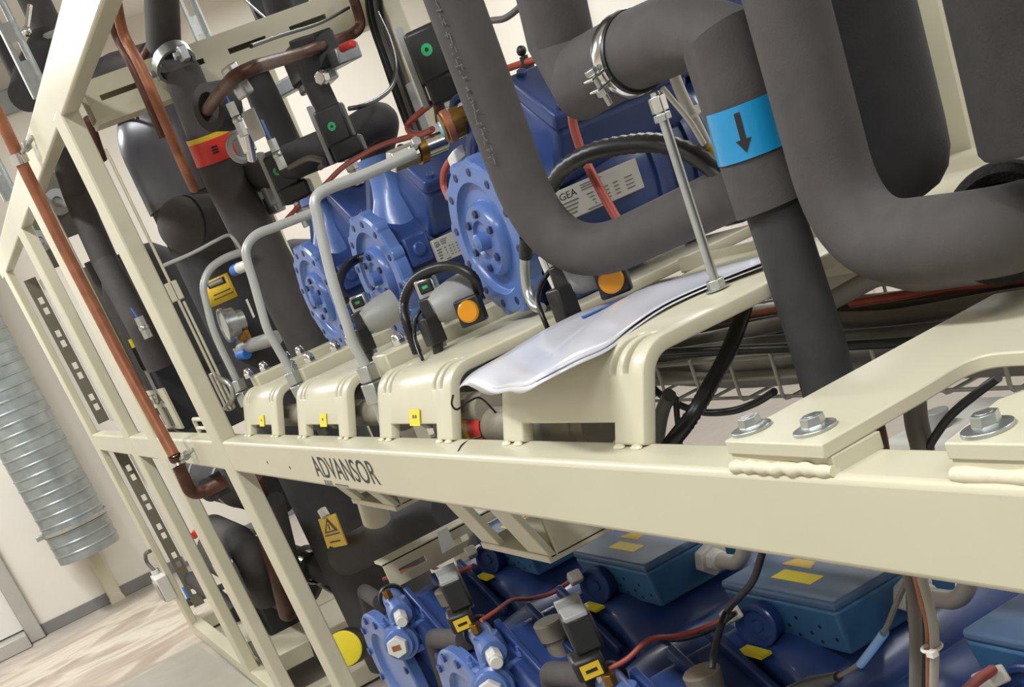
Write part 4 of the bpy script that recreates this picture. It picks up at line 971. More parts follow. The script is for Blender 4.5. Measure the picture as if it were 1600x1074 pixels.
# clamp where the header passes the crossbar
c = at(272, 97, y=.285)
t = thing('pipe_clamp', 'zinc pipe clamp on the header at the slotted crossbar', 'clamp', c - V((0, 0, .05)))
cax = (hd[2] - hd[1]).normalized(); rc_ = rpx(c, 31)
build('clamp_ring', MB().lathe(c - cax * .012, cax, [(0, rc_ - .004), (0, rc_ + .003), (.024, rc_ + .003), (.024, rc_ - .004)], 36), zinc, t)
for sx in (-1, 1):
    e = c + V((.35, -.9, 0)).normalized() * rc_ * .2 + V((.9 * sx, .35 * sx, 0)).normalized() * (rc_ + .012)
    build('clamp_ear', MB().box(e - V((.014, .010, .016)), e + V((.014, .010, .016))), zinc, t, bevel=.003)
    build('clamp_bolt', MB().hexa(e + V((0, -.022, 0)), (0, 1, 0), .009, .012), zinc, t, bevel=.001)
# paired copper tubes in front of the dome
for off, lab in ((0, 'bright copper tube crossing the crossbar in front of the glossy dome'), (13, 'second copper tube just left of the bright copper one above the dome')):
    pts = tr([(178 - off, -20 + off * .3, .17), (192 - off, 50, .17), (218 - off, 100, .17), (247 - off, 165, .17), (268 - off, 215, .17), (291 - off * .9, 268, .17), (303 - off * .8, 294, .2)])
    if off: pts = pts[:5]
    o = build('copper_tube', MB().tube(spline(pts, 6), rpx(pts[2], 8.5 if not off else 7), 16), copper if not off else copper_d, None, smooth=60); tag(o, lab, 'pipe')
# long copper pipe clipped to the front posts
pts = tr([(-140, -110, -.045), (30, 247, -.045), (100, 388, -.045), (190, 562, -.045), (272, 712, -.045)])
t = thing('copper_pipe', 'long copper pipe running down in front of the posts at the left', 'pipe', pts[-1])
cr_ = rpx(pts[3], 9.5)
build('pipe_run', MB().tube(pts, cr_, 18), copper, t)
eb = fillet([pts[-1]] + tr([(298, 772, -.045), (322, 768, .0), (352, 752, .06)]), .05, 7)
build('dark_elbow', MB().tube(eb, cr_ * 1.12, 18), copper_d, t, label='tarnished brown elbow')
eb2 = tr([(326, 766, .01), (338, 760, .04), (352, 752, .07)])
build('end_insulation', MB().tube(eb2, rpx(eb2[0], 19), 22), foam_d, t)
for q, lab in (((30, 247), 'steel pipe clip holding the copper pipe near the left edge'), ((276, 722), 'steel pipe clip holding the copper pipe at the front beam')):
    c = at(*q, y=-.045); d = (pts[1] - pts[0]).normalized() if q[0] < 100 else (pts[4] - pts[3]).normalized()
    t = thing('pipe_clip', lab, 'clamp', c - V((0, 0, .03)))
    build('clip_ring', MB().lathe(c - d * .014, d, [(0, cr_), (0, cr_ + .006), (.028, cr_ + .006), (.028, cr_)], 28), chrome, t)
    build('clip_screw', MB().cyl(c + V((.03, .01, .005)), c + V((.10, .042, .02)), .006, n=12).hexa(c + V((.055, .02, .01)), (1, .4, .1), .014, .014), zinc, t, bevel=.001)
# cross pipes with solenoid coils and green dots
def ins(name, px, y, w, lab, m=None, rad=.03, cat='pipe'):
    pts = tr(px, y); pts = fillet(pts, rad, 8) if len(pts) > 2 else pts
    o = build(name, MB().tube(pts, rpx(pts[0], w), 28), m or foam_d, None, smooth=50); return tag(o, lab, cat)
ins('cross_pipe', [(360, 290, .36), (470, 247, .40), (545, 215, .52), (600, 180, .60), (588, 250, .62)], None, 23, 'black insulated cross pipe behind the green-dotted coils ending in an elbow', rad=.1)
ins('upright_pipe', [(396, 118, .5), (412, 150, .5), (462, 258, .5)], None, 25, 'dark grey insulated upright with a pale seam right of the blue valve handle')
ins('upright_pipe', [(470, 60, .55), (492, 128, .55), (520, 188, .55)], None, 20, 'short black insulated upright below the zinc clamp near the top middle')
ins('upright_pipe', [(428, -20, .8), (442, 30, .8)], None, 24, 'dark insulated pipe end above the slotted crossbar')
def dotcoil(q, y, s, lab, gq):
    c = at(*q, y=y); k = dep(c) / FOC * s
    t = thing('solenoid_coil', lab, 'solenoid valve', c - V((0, 0, 30 * k)), 'black coils with green dots')
    X, Yv, Z = V((.5, -.2, 0)).normalized(), V((.25, .9, 0)).normalized(), V((0, 0, 1))
    F = V((.86, -.5, 0)).normalized(); S = V((.5, .86, 0)).normalized()
    build('coil_body', MB().obox(c, (F, S, Z), (17 * k, 22 * k, 27 * k)), black, t, bevel=5 * k)
    build('coil_cap', MB().obox(c - Z * 36 * k + S * 6 * k, (F, S, Z), (18 * k, 24 * k, 13 * k)), black, t, bevel=4 * k)
    build('coil_frame', MB().obox(c - S * 25 * k - Z * 5 * k, (F, S, Z), (12 * k, 3.5 * k, 42 * k)), greyp, t, bevel=1 * k)
    g = at(*gq, y=y) ; g = c + F * 17.2 * k + S * ((g - c).dot(S)) + Z * ((g - c).z)
    build('green_dot', MB().lathe(g, F, [(-2 * k, 6.2 * k), (.6 * k, 6.2 * k), (.6 * k, 2.2 * k), (-.5 * k, 2.2 * k), (-.5 * k, 0)], 20), green, t, label='green round dot')
    build('valve_stem', MB().cyl(c - Z * 46 * k, c - Z * 88 * k, 8 * k, n=16).hexa(c - Z * 66 * k, Z, 11 * k, 12 * k), zinc, t, bevel=.0008)
    return t
dotcoil((524, 196), .42, 1.05, 'black solenoid coil with a green dot just below the zinc clamp bracket, top middle', (523, 198))
dotcoil((444, 266), .38, 1.0, 'lower black solenoid coil with a green dot, above the middle bent tube', (440, 267))
dotcoil((676, 84), .42, 1.45, 'large black solenoid coil with a green dot behind the curved black pipe', (671, 80))
t = thing('valve_bracket', 'pale steel fitting under the lower green-dotted coil', 'fitting', at(430, 330, y=.38))
build('bracket_block', MB().obox(at(425, 300, y=.38), ((1, 0, 0), (0, 1, 0), (0, 0, 1)), (.02, .02, .03)), greyp, t, bevel=.004)
build('bracket_nut', MB().hexa(at(434, 332, y=.38), (0, 0, 1), .026, .04), zinc, t, bevel=.003)
# blue handled ball valves beside the header
def handle(q0, q1, y, w, lab):
    a, b = at(*q0, y=y), at(*q1, y=y); t = thing('ball_valve', lab, 'valve', b, 'ball valves with blue handles')
    build('blue_handle', MB().bar(a, b, .004, rpx(a, w), (.8, -.5, .2)), bluebit, t, bevel=.002, label='blue lever handle')
    m = b + (b - a) * .18
    build('valve_body', MB().sphere(m, rpx(a, 8)).hexa(m - V((0, 0, .03)), (0, 0, 1), rpx(a, 8), .025).hexa(m + V((0, 0, .008)), (0, 0, 1), rpx(a, 8), .025), zinc, t)
    return t
handle((352, 148), (368, 182), .22, 7, 'ball valve whose blue handle shows right above the red label')
handle((409, 187), (430, 234), .34, 6, 'ball valve with a slim blue handle right of the header pipe')
handle((206, 482), (222, 508), .07, 6, 'ball valve with a blue handle between the posts at the left')
t = thing('filter_fitting', 'bright hexagonal fittings right of the red label', 'fitting', at(392, 222, y=.25))
build('steel_body', MB().hexa(at(386, 150, y=.24), (0, -.2, 1), .020, .06), zinc, t, bevel=.004)
build('tag_plate', MB().obox(at(396, 195, y=.25), ((.6, -.8, 0), (.8, .6, 0), (0, 0, 1)), (.003, .017, .028)), plate_m, t, bevel=.003)
build('lower_nut', MB().hexa(at(392, 238, y=.25), (0, 0, 1), .016, .04).cyl(at(394, 250, y=.25), at(386, 205, y=.25), .010, n=14), chrome, t, bevel=.002)
build('branch_stub', MB().torus(at(374, 232, y=.26), (1, .3, 0), .024, .007, 20, 10), greyp, t)
# end cap pointing outwards below the dome, further dark elbows
p = at(289, 352, y=.27)
t = thing('pipe_elbow', 'round dark insulated elbow end below the glossy dome', 'pipe', p - V((0, 0, .07)))
R_ = rpx(p, 42)
build('elbow_end', MB().sphere(p, R_, (1, 1, 1), 32, 20), foam, t)
build('elbow_leg', MB().tube([p + V((-.0, .01, 0)), p + V((-.05, .10, -.02)), p + V((-.06, .22, -.02))], [R_, R_ * 1.02, R_ * 1.02], 28), foam_d, t)
ins('elbow_pipe', [(92, 215, .13), (118, 300, .13), (136, 345, .12), (165, 410, .11), (218, 508, .10), (250, 575, .10)], None, 22, 'black insulated pipe zigzagging between the two corner posts', m=foam)
ins('elbow_pipe', [(60, 150, .5), (110, 250, .5), (128, 322, .5)], None, 20, 'thick dark pipe rising behind the top rail at the left')
ins('elbow_pipe', [(150, 405, .26), (185, 478, .26), (230, 470, .27)], None, 20, 'dark pipe bend deep between the corner posts', rad=.06)
ins('upright_pipe', [(138, 185, .2), (152, 228, .2), (160, 250, .2)], None, 8, 'short dark copper stub beside the corner post under the crossbar', m=copper_d)
t = thing('control_box', 'dark grey box with rounded top between the corner posts above the beam', 'box', at(280, 640, y=.13))
c = at(272, 615, y=.13)
build('box_body', MB().obox(c, ((1, 0, 0), (0, 1, 0), (0, 0, 1)), (.055, .05, .12)), satin, t, bevel=.02, seg=4)
build('box_head', MB().obox(c + V((-.09, 0, .02)), ((1, 0, 0), (0, 1, 0), (0, 0, 1)), (.05, .04, .04)), foam_d, t, bevel=.02, seg=3)
t = thing('actuator', 'dark grey valve actuator box between the corner posts', 'actuator', at(235, 560, y=.12))
c = at(236, 546, y=.12)
build('actuator_body', MB().obox(c, ((1, .2, 0), (-.2, 1, 0), (0, 0, 1)), (.05, .045, .055)), foam_d, t, bevel=.012)
build('yellow_mark', MB().obox(at(206, 537, y=.07), ((1, 0, 0), (0, 1, 0), (0, 0, 1)), (.02, .004, .014)), yellow, t)
# lettered cream bracket on the beam
bx = at(240, 680, y=.06); t = thing('lettered_bracket', 'small cream bracket with grey lettering and two slots standing on the beam', 'bracket', (bx.x, .06, 0))
xb = at(280, 685, y=.05).x; wy = .02
mb = MB(); xx = xb
slotplate(mb, (xx - .52, .075, .0), (1, 0, 0), (0, 0, 1), (0, 1, 0), .50, .135, .008, [(.10, .20, .01, .075), (.30, .40, .01, .075)])
build('bracket_plate', mb, cream, t, weld=False)
textmesh('bracket_lettering', 'GEA', (xx - .45, .0745, .088), (1, 0, 0), (0, 0, 1), .034, inkg, t, width=.34)
t = thing('wire_guard', 'low cream bent wire guard on the beam left of the corner post', 'guard', at(310, 684, y=.05))
build('guard_wire', MB().tube(fillet([V((-2.32, .052, .0)), V((-2.32, .052, .04)), V((-1.93, .052, .04)), V((-1.93, .052, .0))], .008, 4), .006, 10).tube([V((-2.32, .052, .014)), V((-1.93, .052, .014))], .005, 10), cream, t)
# pressure gauge
g = at(354, 508, y=.30); gx = V((.62, -.75, .10)).normalized(); gx = V((.04, -.99, .08)).normalized(); rg = rpx(g, 25)
t = thing('pressure_gauge', 'round steel pressure gauge in front of the yellow caution label', 'gauge', g - V((0, 0, rg)))
build('gauge_case', MB().lathe(g, gx, [(-.055, 0), (-.055, rg * .62), (-.03, rg * .66), (-.03, rg * .9), (-.002, rg * .94), (0, rg * 1.05), (.010, rg * 1.05), (.010, rg * .92), (.004, rg * .9)], 44), zinc, t, smooth=35)
build('dial', MB().lathe(g + gx * .004, gx, [(0, rg * .92), (.0005, 0)], 40), plate_m, t)
st = at(376, 545, y=.33)
build('gauge_stem', MB().cyl(g - gx * .035 - V((0, 0, rg * .5)), st, .013, n=16), zinc, t)
build('brass_nut', MB().hexa(g - gx * .035 - V((0, 0, rg * .62)), (0, 0, -1), .020, .03), brass, t, bevel=.002)
build('manifold', MB().cyl(st, at(432, 528, y=.36), .020, n=20).hexa(st - V((.01, .02, .01)), (.3, 1, 0), .026, .03), greyp, t, bevel=.002)
build('blue_cap', MB().cyl(at(372, 555, y=.32), at(386, 553, y=.32), rpx(st, 8), n=20), bluebit, t, bevel=.004, label='blue plastic cap')
t = thing('capped_valve', 'small valve with a blue cap right of the yellow caution label', 'valve', at(375, 420, y=.3))
build('valve_body', MB().cyl(at(372, 420, y=.3), at(392, 412, y=.3), rpx(st, 7), n=18), white, t)
build('blue_cap', MB().cyl(at(366, 423, y=.3), at(374, 419, y=.3), rpx(st, 7.5), n=18), bluebit, t, bevel=.003, label='blue plastic cap')
t = thing('marker_strip', 'short white marker strip standing on the dark vessel right of the gauge', 'label', at(392, 480, y=.30))
build('strip', MB().bar(at(385, 468, y=.30), at(397, 496, y=.30), .002, rpx(st, 7), (.8, -.5, 0)), white, t)
# thin rails and capillaries on the corner post
for k, (dx, lab) in enumerate(((0, 'thin cream conduit rail fixed to the corner post'), (9, 'second thin cream conduit rail beside the corner post'))):
    a = at(188 + dx, 285, y=.055 + .012 * k); zb_ = .06
    t = thing('conduit_rail', lab, 'conduit', (-1.77, a.y, zb_))
    build('rail_tube', MB().box((-1.775, .0545 + .0105 * k, zb_), (-1.763, .0610 + .0105 * k, .69 if k == 0 else .33)), cream, t, bevel=.003)
    build('rail_clip', MB().box((-1.78, .042 + .012 * k, .335), (-1.7615, .0615 + .012 * k, .38)), cream, t, bevel=.003)
t = thing('rail_latch', 'zinc latch at the foot of the corner post', 'latch', at(350, 625, y=.06))
c = at(346, 612, y=.07)
build('latch_plate', MB().obox(c, ((1, 0, 0), (0, 1, 0), (0, 0, 1)), (.022, .008, .05)), zinc, t, bevel=.004)
build('latch_wire', MB().tube(spline(tr([(340, 590, .06), (358, 600, .06), (364, 622, .06), (352, 638, .06)]), 5), .006, 10), zinc, t)
# perforated strips and white panels between the far posts
def perforated(x, y, z0, z1, w, lab, pitch=.155, first=.06):
    t = thing('perforated_rail', lab, 'rail', (x, y, z0), 'perforated rails between the far posts')
    sl = []; s = first
    while s + .09 < z1 - z0:
        sl += [(s, s + .030, w * .34, w * .74), (s + .048, s + .078, w * .34, w * .74)]; s += pitch
    mb = slotplate(MB(), (x, y, z0), (0, 0, 1), (0, 1, 0), (-1, 0, 0), z1 - z0, w, .004, sl)
    build('rail_plate', mb, mat('olive_grey_steel_' + str(len(MATS)), '#6f6a58', .5, var=.05), t, weld=False)
a = at(40, 452, y=.10)
perforated(-4.9, .052, .03, .72, .055, 'perforated grey rail with paired openings inside the farthest post, above the beam')
perforated(-4.9, .052, -.95, -.09, .055, 'perforated grey rail with paired openings inside the farthest post, below the beam')
perforated(-3.66, .10, .02, .60, .06, 'dark perforated rail inside the third post, above the beam', .3)
for (z0, z1, lab) in ((.02, .70, 'white upright panel between the two farthest posts, above the beam'), (-.72, -.10, 'white upright panel between the two farthest posts, below the beam')):
    o = build('partition_board', MB().box((-4.9, .112, z0), (-4.87, .175, z1)), mat('panel_white' + str(len(MATS)), '#efebe2', .5, var=.02), None, bevel=.003); tag(o, lab, 'panel')
for q, lab in (((64, 382), 'dark plate with a round bush between the far posts, lower one'), ((92, 322), 'dark plate with a round bush beside the copper pipe, upper one')):
    c = at(*q, y=.12); t = thing('bush_plate', lab, 'plate', c - V((0, 0, .08)))
    build('plate', MB().obox(c, ((1, 0, 0), (0, 1, 0), (0, 0, 1)), (.012, .055, .10)), greyd, t, bevel=.004)
    build('bush', MB().lathe(c + V((.012, 0, .01)), (1, 0, 0), [(0, .042), (.012, .042), (.012, .018), (.002, .018), (.002, 0)], 28), greyp, t)
c = at(248, 922, y=-.06); s = rpx(c, 20)
t = thing('socket_box', 'light grey socket box mounted on the lower part of the farthest post', 'box', c - V((0, 0, s)))
build('box_body', MB().box(c - V((s * 1.6, .0, s * 1.0)), c + V((s * 1.2, .06, s * 1.0))), white, t, bevel=.006)
build('box_lid', MB().box(c - V((s * 1.5, .006, s * .9)), c + V((s * 1.1, .0, s * .55))), greyp, t, bevel=.004)
build('cable_entry', MB().cyl(c + V((-s * 1.0, .03, s)), c + V((-s * 1.0, .03, s * 1.35)), .02, n=16), white, t)
build('supply_cable', MB().tube(spline([c + V((-s * 1.0, .03, s * 1.3)), c + V((-s * 1.5, .02, s * 2.1)), c + V((-s * .8, .03, s * 2.8)), c + V((s * .2, .05, s * 3.0))], 6), .010, 8), greyd, t)
# ------------------------------------------------------------------ struts and pipes beyond the top rail
def strut(a, b, lab, w=.052):
    a, b = V(a), V(b); d = (b - a).normalized(); L = (b - a).length
    t = thing('strut_channel', lab, 'channel', b)
    S = V((0, 1, 0)); S = (S - d * S.dot(d)).normalized(); N = d.cross(S)
    if N.x < 0: N = -N
    sl = []; s = .06
    while s + .12 < L: sl.append((s, s + .055, w * .30, w * .70)); s += .115
    mb = slotplate(MB(), a - S * w / 2, d, S, -N, L, w, .006, sl)
    mb.bar(a - S * (w / 2) + N * .014, b - S * (w / 2) + N * .014, .006, .028, N); mb.bar(a + S * (w / 2) + N * .014, b + S * (w / 2) + N * .014, .006, .028, N)
    build('channel', mb, zinc, t, weld=False, bevel=0)
    return t
xs = -3.2
a, b = at(-12, -12, x=xs), at(62, 152, x=xs)
m = (a + b) / 2; strut((m.x, m.y, 2.0), (m.x, m.y, at(62, 152, x=xs).z), 'slotted zinc strut hanging at the top left beside the cream rail')
xs = -3.6
a = at(18, 312, x=xs); strut((a.x, a.y, 1.2), (a.x, a.y, a.z), 'second slotted zinc strut at the left edge beside the copper pipe', .05)
xs = -3.9
p = at(68, 30, x=xs); zb = at(62, 72, x=xs).z
t = thing('drop_pipe', 'dark insulated pipe coming down beyond the zinc strut at the top left', 'pipe', (p.x, p.y, zb))
r = rpx(p, 24)
build('pipe_insulation', MB().cyl((p.x, p.y, zb - .02), (p.x, p.y, 2.0), r, n=32), foam, t)
build('elbow', MB().tube(fillet([V((p.x, p.y, zb + .02)), at(48, 118, x=xs), at(40, 150, x=xs + .1)], .1, 6), r * 1.08, 28), foam_d, t)
build('joint_ring', MB().torus((p.x, p.y, zb + .01), (0, 0, 1), r * 1.02, .014, 32, 8), greyp, t)
build('drip_rod', MB().cyl(at(42, 48, x=xs + .1), at(47, 8, x=xs + .1), .010, n=10).sphere(at(42, 49, x=xs + .1), .018), chrome, t)
p = at(0, 60, x=-4.4)
t = thing('drop_pipe', 'black insulated pipe at the very left edge near the top', 'pipe', (p.x, p.y, at(-6, 130, x=-4.4).z))
build('pipe_insulation', MB().cyl((p.x, p.y, at(-6, 130, x=-4.4).z), (p.x, p.y, 2.0), rpx(p, 13), n=28), foam_d, t)
p0, p1 = at(-10, 160, x=-6.9), at(52, 142, x=-6.9)
o = build('wall_rail', MB().box((-7.06, min(p0.y, p1.y) - .6, p0.z - .06), (-6.98, max(p0.y, p1.y) + .3, p0.z + .06)), galv, None, bevel=.006); tag(o, 'grey horizontal rail on the far wall behind the left strut', 'rail')
# struts on the wall behind the crossbar
p = at(312, 50, x=-3.4)
strut((p.x, p.y, 2.0), (p.x, p.y, at(322, 72, x=-3.4).z - .25), 'slotted zinc strut behind the slotted crossbar at the top', .05)
p = at(196, 90, x=-2.6); o = build('cross_pipe', MB().tube(tr([(120, 128, .52), (178, 100, .56), (235, 85, .60)]), rpx(p, 20), 24), foam_d, None, smooth=50); tag(o, 'black insulated pipe crossing behind the copper tubes above the crossbar', 'pipe')
p = at(222, 88, y=.4); o = build('copper_line', MB().tube(tr([(212, 106, .42), (228, 82, .42), (240, 58, .45)]), rpx(p, 6), 14), copper_d, None, smooth=50); tag(o, 'short tarnished copper line right of the bright copper tube', 'pipe')
# mesh tray end at the top
t = thing('mesh_tray', 'black mesh tray end above the slotted crossbar at the top', 'cable tray', at(440, 25, y=.9))
c = at(440, 14, y=.95)
build('tray_back', MB().obox(c, ((1, 0, 0), (0, 1, 0), (0, 0, 1)), (.012, .09, .075)), black, t)
for k in (-1, 0, 1):
    build('tray_wire', MB().tube([c + V((.018, -.07 + .05 * k, .075)), c + V((.018, .02 + .05 * k, -.075))], .004, 8), zinc, t)
# zinc cross strut with clamp near the top middle
t = thing('bracket_arm', 'zinc bracket with clamp under the brown copper line at the top middle', 'bracket', at(480, 125, y=.62))
build('arm', MB().bar(at(405, 160, y=.62), at(545, 82, y=.62), .06, .035, (0, 0, 1)), galv, t, bevel=.004)
build('clamp_block', MB().obox(at(492, 116, y=.58), ((1, 0, 0), (0, 1, 0), (0, 0, 1)), (.045, .04, .03)), zinc, t, bevel=.006)
build('clamp_bolt', MB().hexa(at(508, 120, y=.55), (.5, -.8, 0), .016, .022), chrome, t, bevel=.002)
build('black_pad', MB().obox(at(488, 92, y=.58), ((1, 0, 0), (0, 1, 0), (0, 0, 1)), (.07, .05, .04)), black, t, bevel=.008)
o = build('pipe_stopper', MB().cyl(at(534, 76, y=.6), at(552, 68, y=.6), .0085, n=14), red, None, bevel=.003); tag(o, 'small red stopper at the top middle by the brown copper line', 'stopper')
# cables down the back post
for i, (dx, r, m_) in enumerate(((0, .009, 'blackc'), (7, .008, 'greyd'), (-6, .008, 'blackc'), (13, .007, 'blackc'))):
    rope('post_cable', tr([(578 + dx, -30, .80), (585 + dx, 30, .80), (603 + dx, 85, .80), (622 + dx, 140, .80), (640 + dx, 190, .80), (655 + dx, 225, .80)]), r, globals()[m_], None,
         ['black cable bunched on the back post', 'grey cable bunched on the back post', 'leftmost black cable bunched on the back post', 'rightmost black cable bunched on the back post'][i], 'cable')
rope('coil_cable', tr([(590, 20, .74), (608, 60, .7), (618, 100, .65), (612, 135, .6), (590, 155, .52), (565, 166, .46), (545, 170, .44)]), .0045, blackc, None, 'black cable curving from the back post to the upper green-dotted coil', 'cable')
rope('coil_cable', tr([(452, 262, .37), (480, 248, .37), (500, 250, .37), (506, 256, .38), (500, 262, .4)]), .006, greyd, None, 'short cable loop at the lower green-dotted coil', 'cable')
rope('crossbar_cable', tr([(392, 72, .16), (440, 55, .34), (500, 36, .56), (545, 12, .74)]), .0036, blackc, None, 'thin black cable tied along the slotted crossbar', 'cable')
rope('overhead_cable', tr([(768, 32, .7), (790, 28, .7), (815, 8, .7), (830, -15, .7)]), .006, greyd, None, 'grey cable against the bright wall at the top right of the curved pipe', 'cable')
rope('loop_wire', tr([(186, 195, .3), (190, 180, .3), (205, 178, .3), (215, 185, .3)]), .005, copper_d, None, 'thin brown wire loop left of the glossy dome', 'wire')
# upright strip and stub behind the curved pipe
t = thing('upright_strip', 'pale upright strip on the wall left of the big coil', 'strip', at(655, 210, y=.78))
build('strip_body', MB().bar(at(640, 130, y=.78), at(668, 205, y=.78), .02, .03, (.8, -.5, 0)), greyp, t, bevel=.003)
build('coil_stub', MB().cyl(at(682, 135, y=.45), at(690, 190, y=.45), .011, n=14), copper_d, t)
# red valve at the window slot between the nearest brackets
c = at(764, 665, y=.105); ax_ = V((1, 0, 0))
t = thing('warning_banded_pipe', 'grey-brown pipe with a red and yellow band, seen through the nearest deck bracket window', 'pipe', c - V((0, 0, .03)))
R_ = .028
build('pipe_body', MB().cyl(c - ax_ * .16, c + ax_ * .34, R_ * .93, n=32), khaki, t)
build('pipe_coupling', MB().cyl(c + ax_ * .225, c + ax_ * .31, R_ * 1.02, n=32), khaki, t, bevel=.003)
build('red_band', MB().cyl(c - ax_ * .018, c + ax_ * .030, R_, n=36, caps=False), red, t, label='red band')
build('yellow_band', MB().cyl(c - ax_ * .034, c - ax_ * .018, R_, n=36, caps=False), yellow, t, label='yellow edge band')
rope('tie_wire', tr([(708, 618, .03), (706, 632, .028), (714, 640, .035), (732, 628, .06), (750, 622, .08), (770, 640, .09), (778, 650, .10)]), .0015, blackc, None, 'thin black wire hooked under the front tip of the papers', 'wire')
rope('tie_wire', tr([(716, 706, .012), (722, 696, .03), (735, 688, .05), (752, 682, .06)]), .0014, blackc, None, 'thin wire end lying on the beam between the two nearest brackets', 'wire')
t = thing('suction_pipe', 'long khaki pipe seen through the windows of the three farther deck brackets', 'pipe', (-1.0, .105, -.003))
build('pipe_body', MB().cyl((-1.66, .105, .022), (-.27, .105, .022), .024, n=28), khaki, t)
for xn in (-.53, -1.06, -1.56):
    build('pipe_nut', MB().cyl((xn, .105, .022), (xn + .03, .105, .022), .029, n=6), zinc, t, bevel=.002)
for xn in (-.66, -1.19, -1.70):
    build('branch_elbow', MB().sphere((xn, .105, .022), .033), khaki, t)
# dark insulated lines under the upper deck
for i, (y, z, r, lab) in enumerate(((.30, -.02, .045, 'dark insulated line under the upper deck, front one'), (.46, -.03, .06, 'dark insulated line under the upper deck, rear one'))):
    o = build('deck_line', MB().tube([(-1.9, y, z), (-.5, y, z)], r, 28), foam_d, None, smooth=50); tag(o, lab, 'pipe')
# ------------------------------------------------------------------ lower left corner behind the posts
ins('lower_pipe', [(478, 876, .30), (520, 892, .34), (560, 888, .40)], None, 25, 'black insulated pipe with a bright clamp behind the lower corner post', m=foam)
c = at(486, 886, y=.29); t = thing('pipe_clamp', 'bright steel clamp on the insulated pipe behind the lower corner post', 'clamp', c - V((0, 0, .05)))
d = (at(520, 892, y=.34) - at(478, 876, y=.30)).normalized()
build('clamp_ring', MB().lathe(c - d * .01, d, [(0, rpx(c, 24)), (0, rpx(c, 27)), (.03, rpx(c, 27)), (.03, rpx(c, 24))], 32), chrome, t)
build('clamp_leg', MB().bar(at(488, 905, y=.30), at(530, 930, y=.30), .02, .01), zinc, t)
ins('lower_pipe', [(335, 828, .12), (372, 846, .12), (395, 872, .12), (412, 930, .13)], None, 24, 'black insulated bend between the lower posts', m=foam, rad=.06)
ins('lower_pipe', [(430, 780, .2), (455, 880, .2), (490, 985, .2), (505, 1030, .2)], None, 14, 'dark slim upright pipe behind the lower corner post')
ins('lower_pipe', [(395, 740, .17), (420, 840, .17), (450, 960, .17)], None, 17, 'dark brown upright pipe right of the lower corner post', m=copper_d)
ins('lower_pipe', [(540, 870, .27), (620, 830, .36), (700, 800, .46)], None, 30, 'wide dark insulated pipe crossing under the deck toward the hanging bracket')
ins('lower_pipe', [(300, 905, .10), (330, 925, .10), (370, 960, .12)], None, 12, 'dark pipe low between the far posts')
t = thing('pump_body', 'dark round pump body behind the lower far posts', 'pump', at(310, 960, y=.15))
c = at(306, 945, y=.15); R_ = rpx(c, 15)
build('pump_case', MB().sphere(c, R_, (1, 1, 1.15)), black, t)
build('pump_motor', MB().cyl(c + V((0, .02, 0)), c + V((0, .22, .0)), R_ * .8, n=24), black, t)
build('blue_fitting', MB().cyl(c + V((.02, -.01, R_)), c + V((.02, -.01, R_ + .07)), .02, n=14), bluebit, t)
for q, lab in (((316, 863), 'small white box between the far posts, upper one'), ((352, 932), 'small white box between the far posts, lower one')):
    c = at(*q, y=.2); s = rpx(c, 7); o = build('white_box', MB().box(c - V((s * 2, s, s)), c + V((s * 2, s, s))), white, None, bevel=.004); tag(o, lab, 'box')
c = at(306, 833, y=.2); o = build('shutoff_handwheel', MB().cyl(c, c + V((.05, -.02, 0)), rpx(c, 6), n=18), red, None, bevel=.004); tag(o, 'small red handwheel between the far posts below the beam', 'handwheel')
t = thing('drive_motor', 'black motor block low behind the lower posts', 'motor', at(400, 960, y=.3))
c = at(432, 945, y=.24); build('motor_block', MB().obox(c, ((1, 0, 0), (0, 1, 0), (0, 0, 1)), (.14, .10, .09)), black, t, bevel=.02)
build('motor_fan', MB().cyl(c + V((0, -.10, 0)), c + V((0, -.14, 0)), .075, n=28), foam_d, t)
for q0, q1, lab in (((395, 985), (448, 960), 'cream cross channel on the lower deck behind the posts'), ((430, 1010), (520, 965), 'wide cream deck plate at the bottom behind the lower corner post')):
    a, b = at(*q0, z=-.93), at(*q1, z=-.93); o = build('deck_channel', MB().box((a.x - .25, .06, -1.0), (a.x + .15, .82, -.93)), cream, None, bevel=.005); tag(o, lab, 'channel')
# yellow warning tag and yellow disc
t = thing('warning_tag', 'yellow warning tag with a black triangle hanging below the beam', 'label', at(525, 858, y=.24))
Q = [at(512, 858, y=.24), at(542, 852, y=.24), at(523, 803, y=.24), at(497, 812, y=.24)]
n_ = (Q[1] - Q[0]).cross(Q[3] - Q[0]).normalized()
if n_.dot(CAM - Q[0]) < 0: n_ = -n_
build('tag_plate', MB().prism(Q, n_ * -.004), yellow_d, t)
def onq(u, v, l=.0008): return (Q[0] * (1-u) + Q[1] * u) * (1-v) + (Q[3] * (1-u) + Q[2] * u) * v + n_ * l
build('tag_triangle', MB().prism([onq(.14, .5), onq(.86, .5), onq(.5, .95)], n_ * .0006), ink, t)
build('triangle_core', MB().prism([onq(.28, .55, .0016), onq(.72, .55, .0016), onq(.5, .84, .0016)], n_ * .0005), yellow_d, t)
build('tag_bar', MB().prism([onq(.47, .58, .0024), onq(.53, .58, .0024), onq(.53, .76, .0024), onq(.47, .76, .0024)], n_ * .0005), ink, t)
build('tag_line', MB().prism([onq(.1, .40), onq(.9, .40), onq(.9, .44), onq(.1, .44)], n_ * .0006), ink, t)
build('tag_line', MB().prism([onq(.25, .16), onq(.78, .16), onq(.78, .21), onq(.25, .21)], n_ * .0006), ink, t)
build('tag_hook', MB().cyl(onq(.5, 1.0), onq(.4, 1.25), .014, n=16), white, t)
c = at(538, 1014, y=.16); f = V((.8, -.55, .25)).normalized()
t = thing('level_switch', 'black round switch housing with a yellow disc by the lower corner post', 'switch', c - V((0, 0, .06)))
R_ = rpx(c, 28)
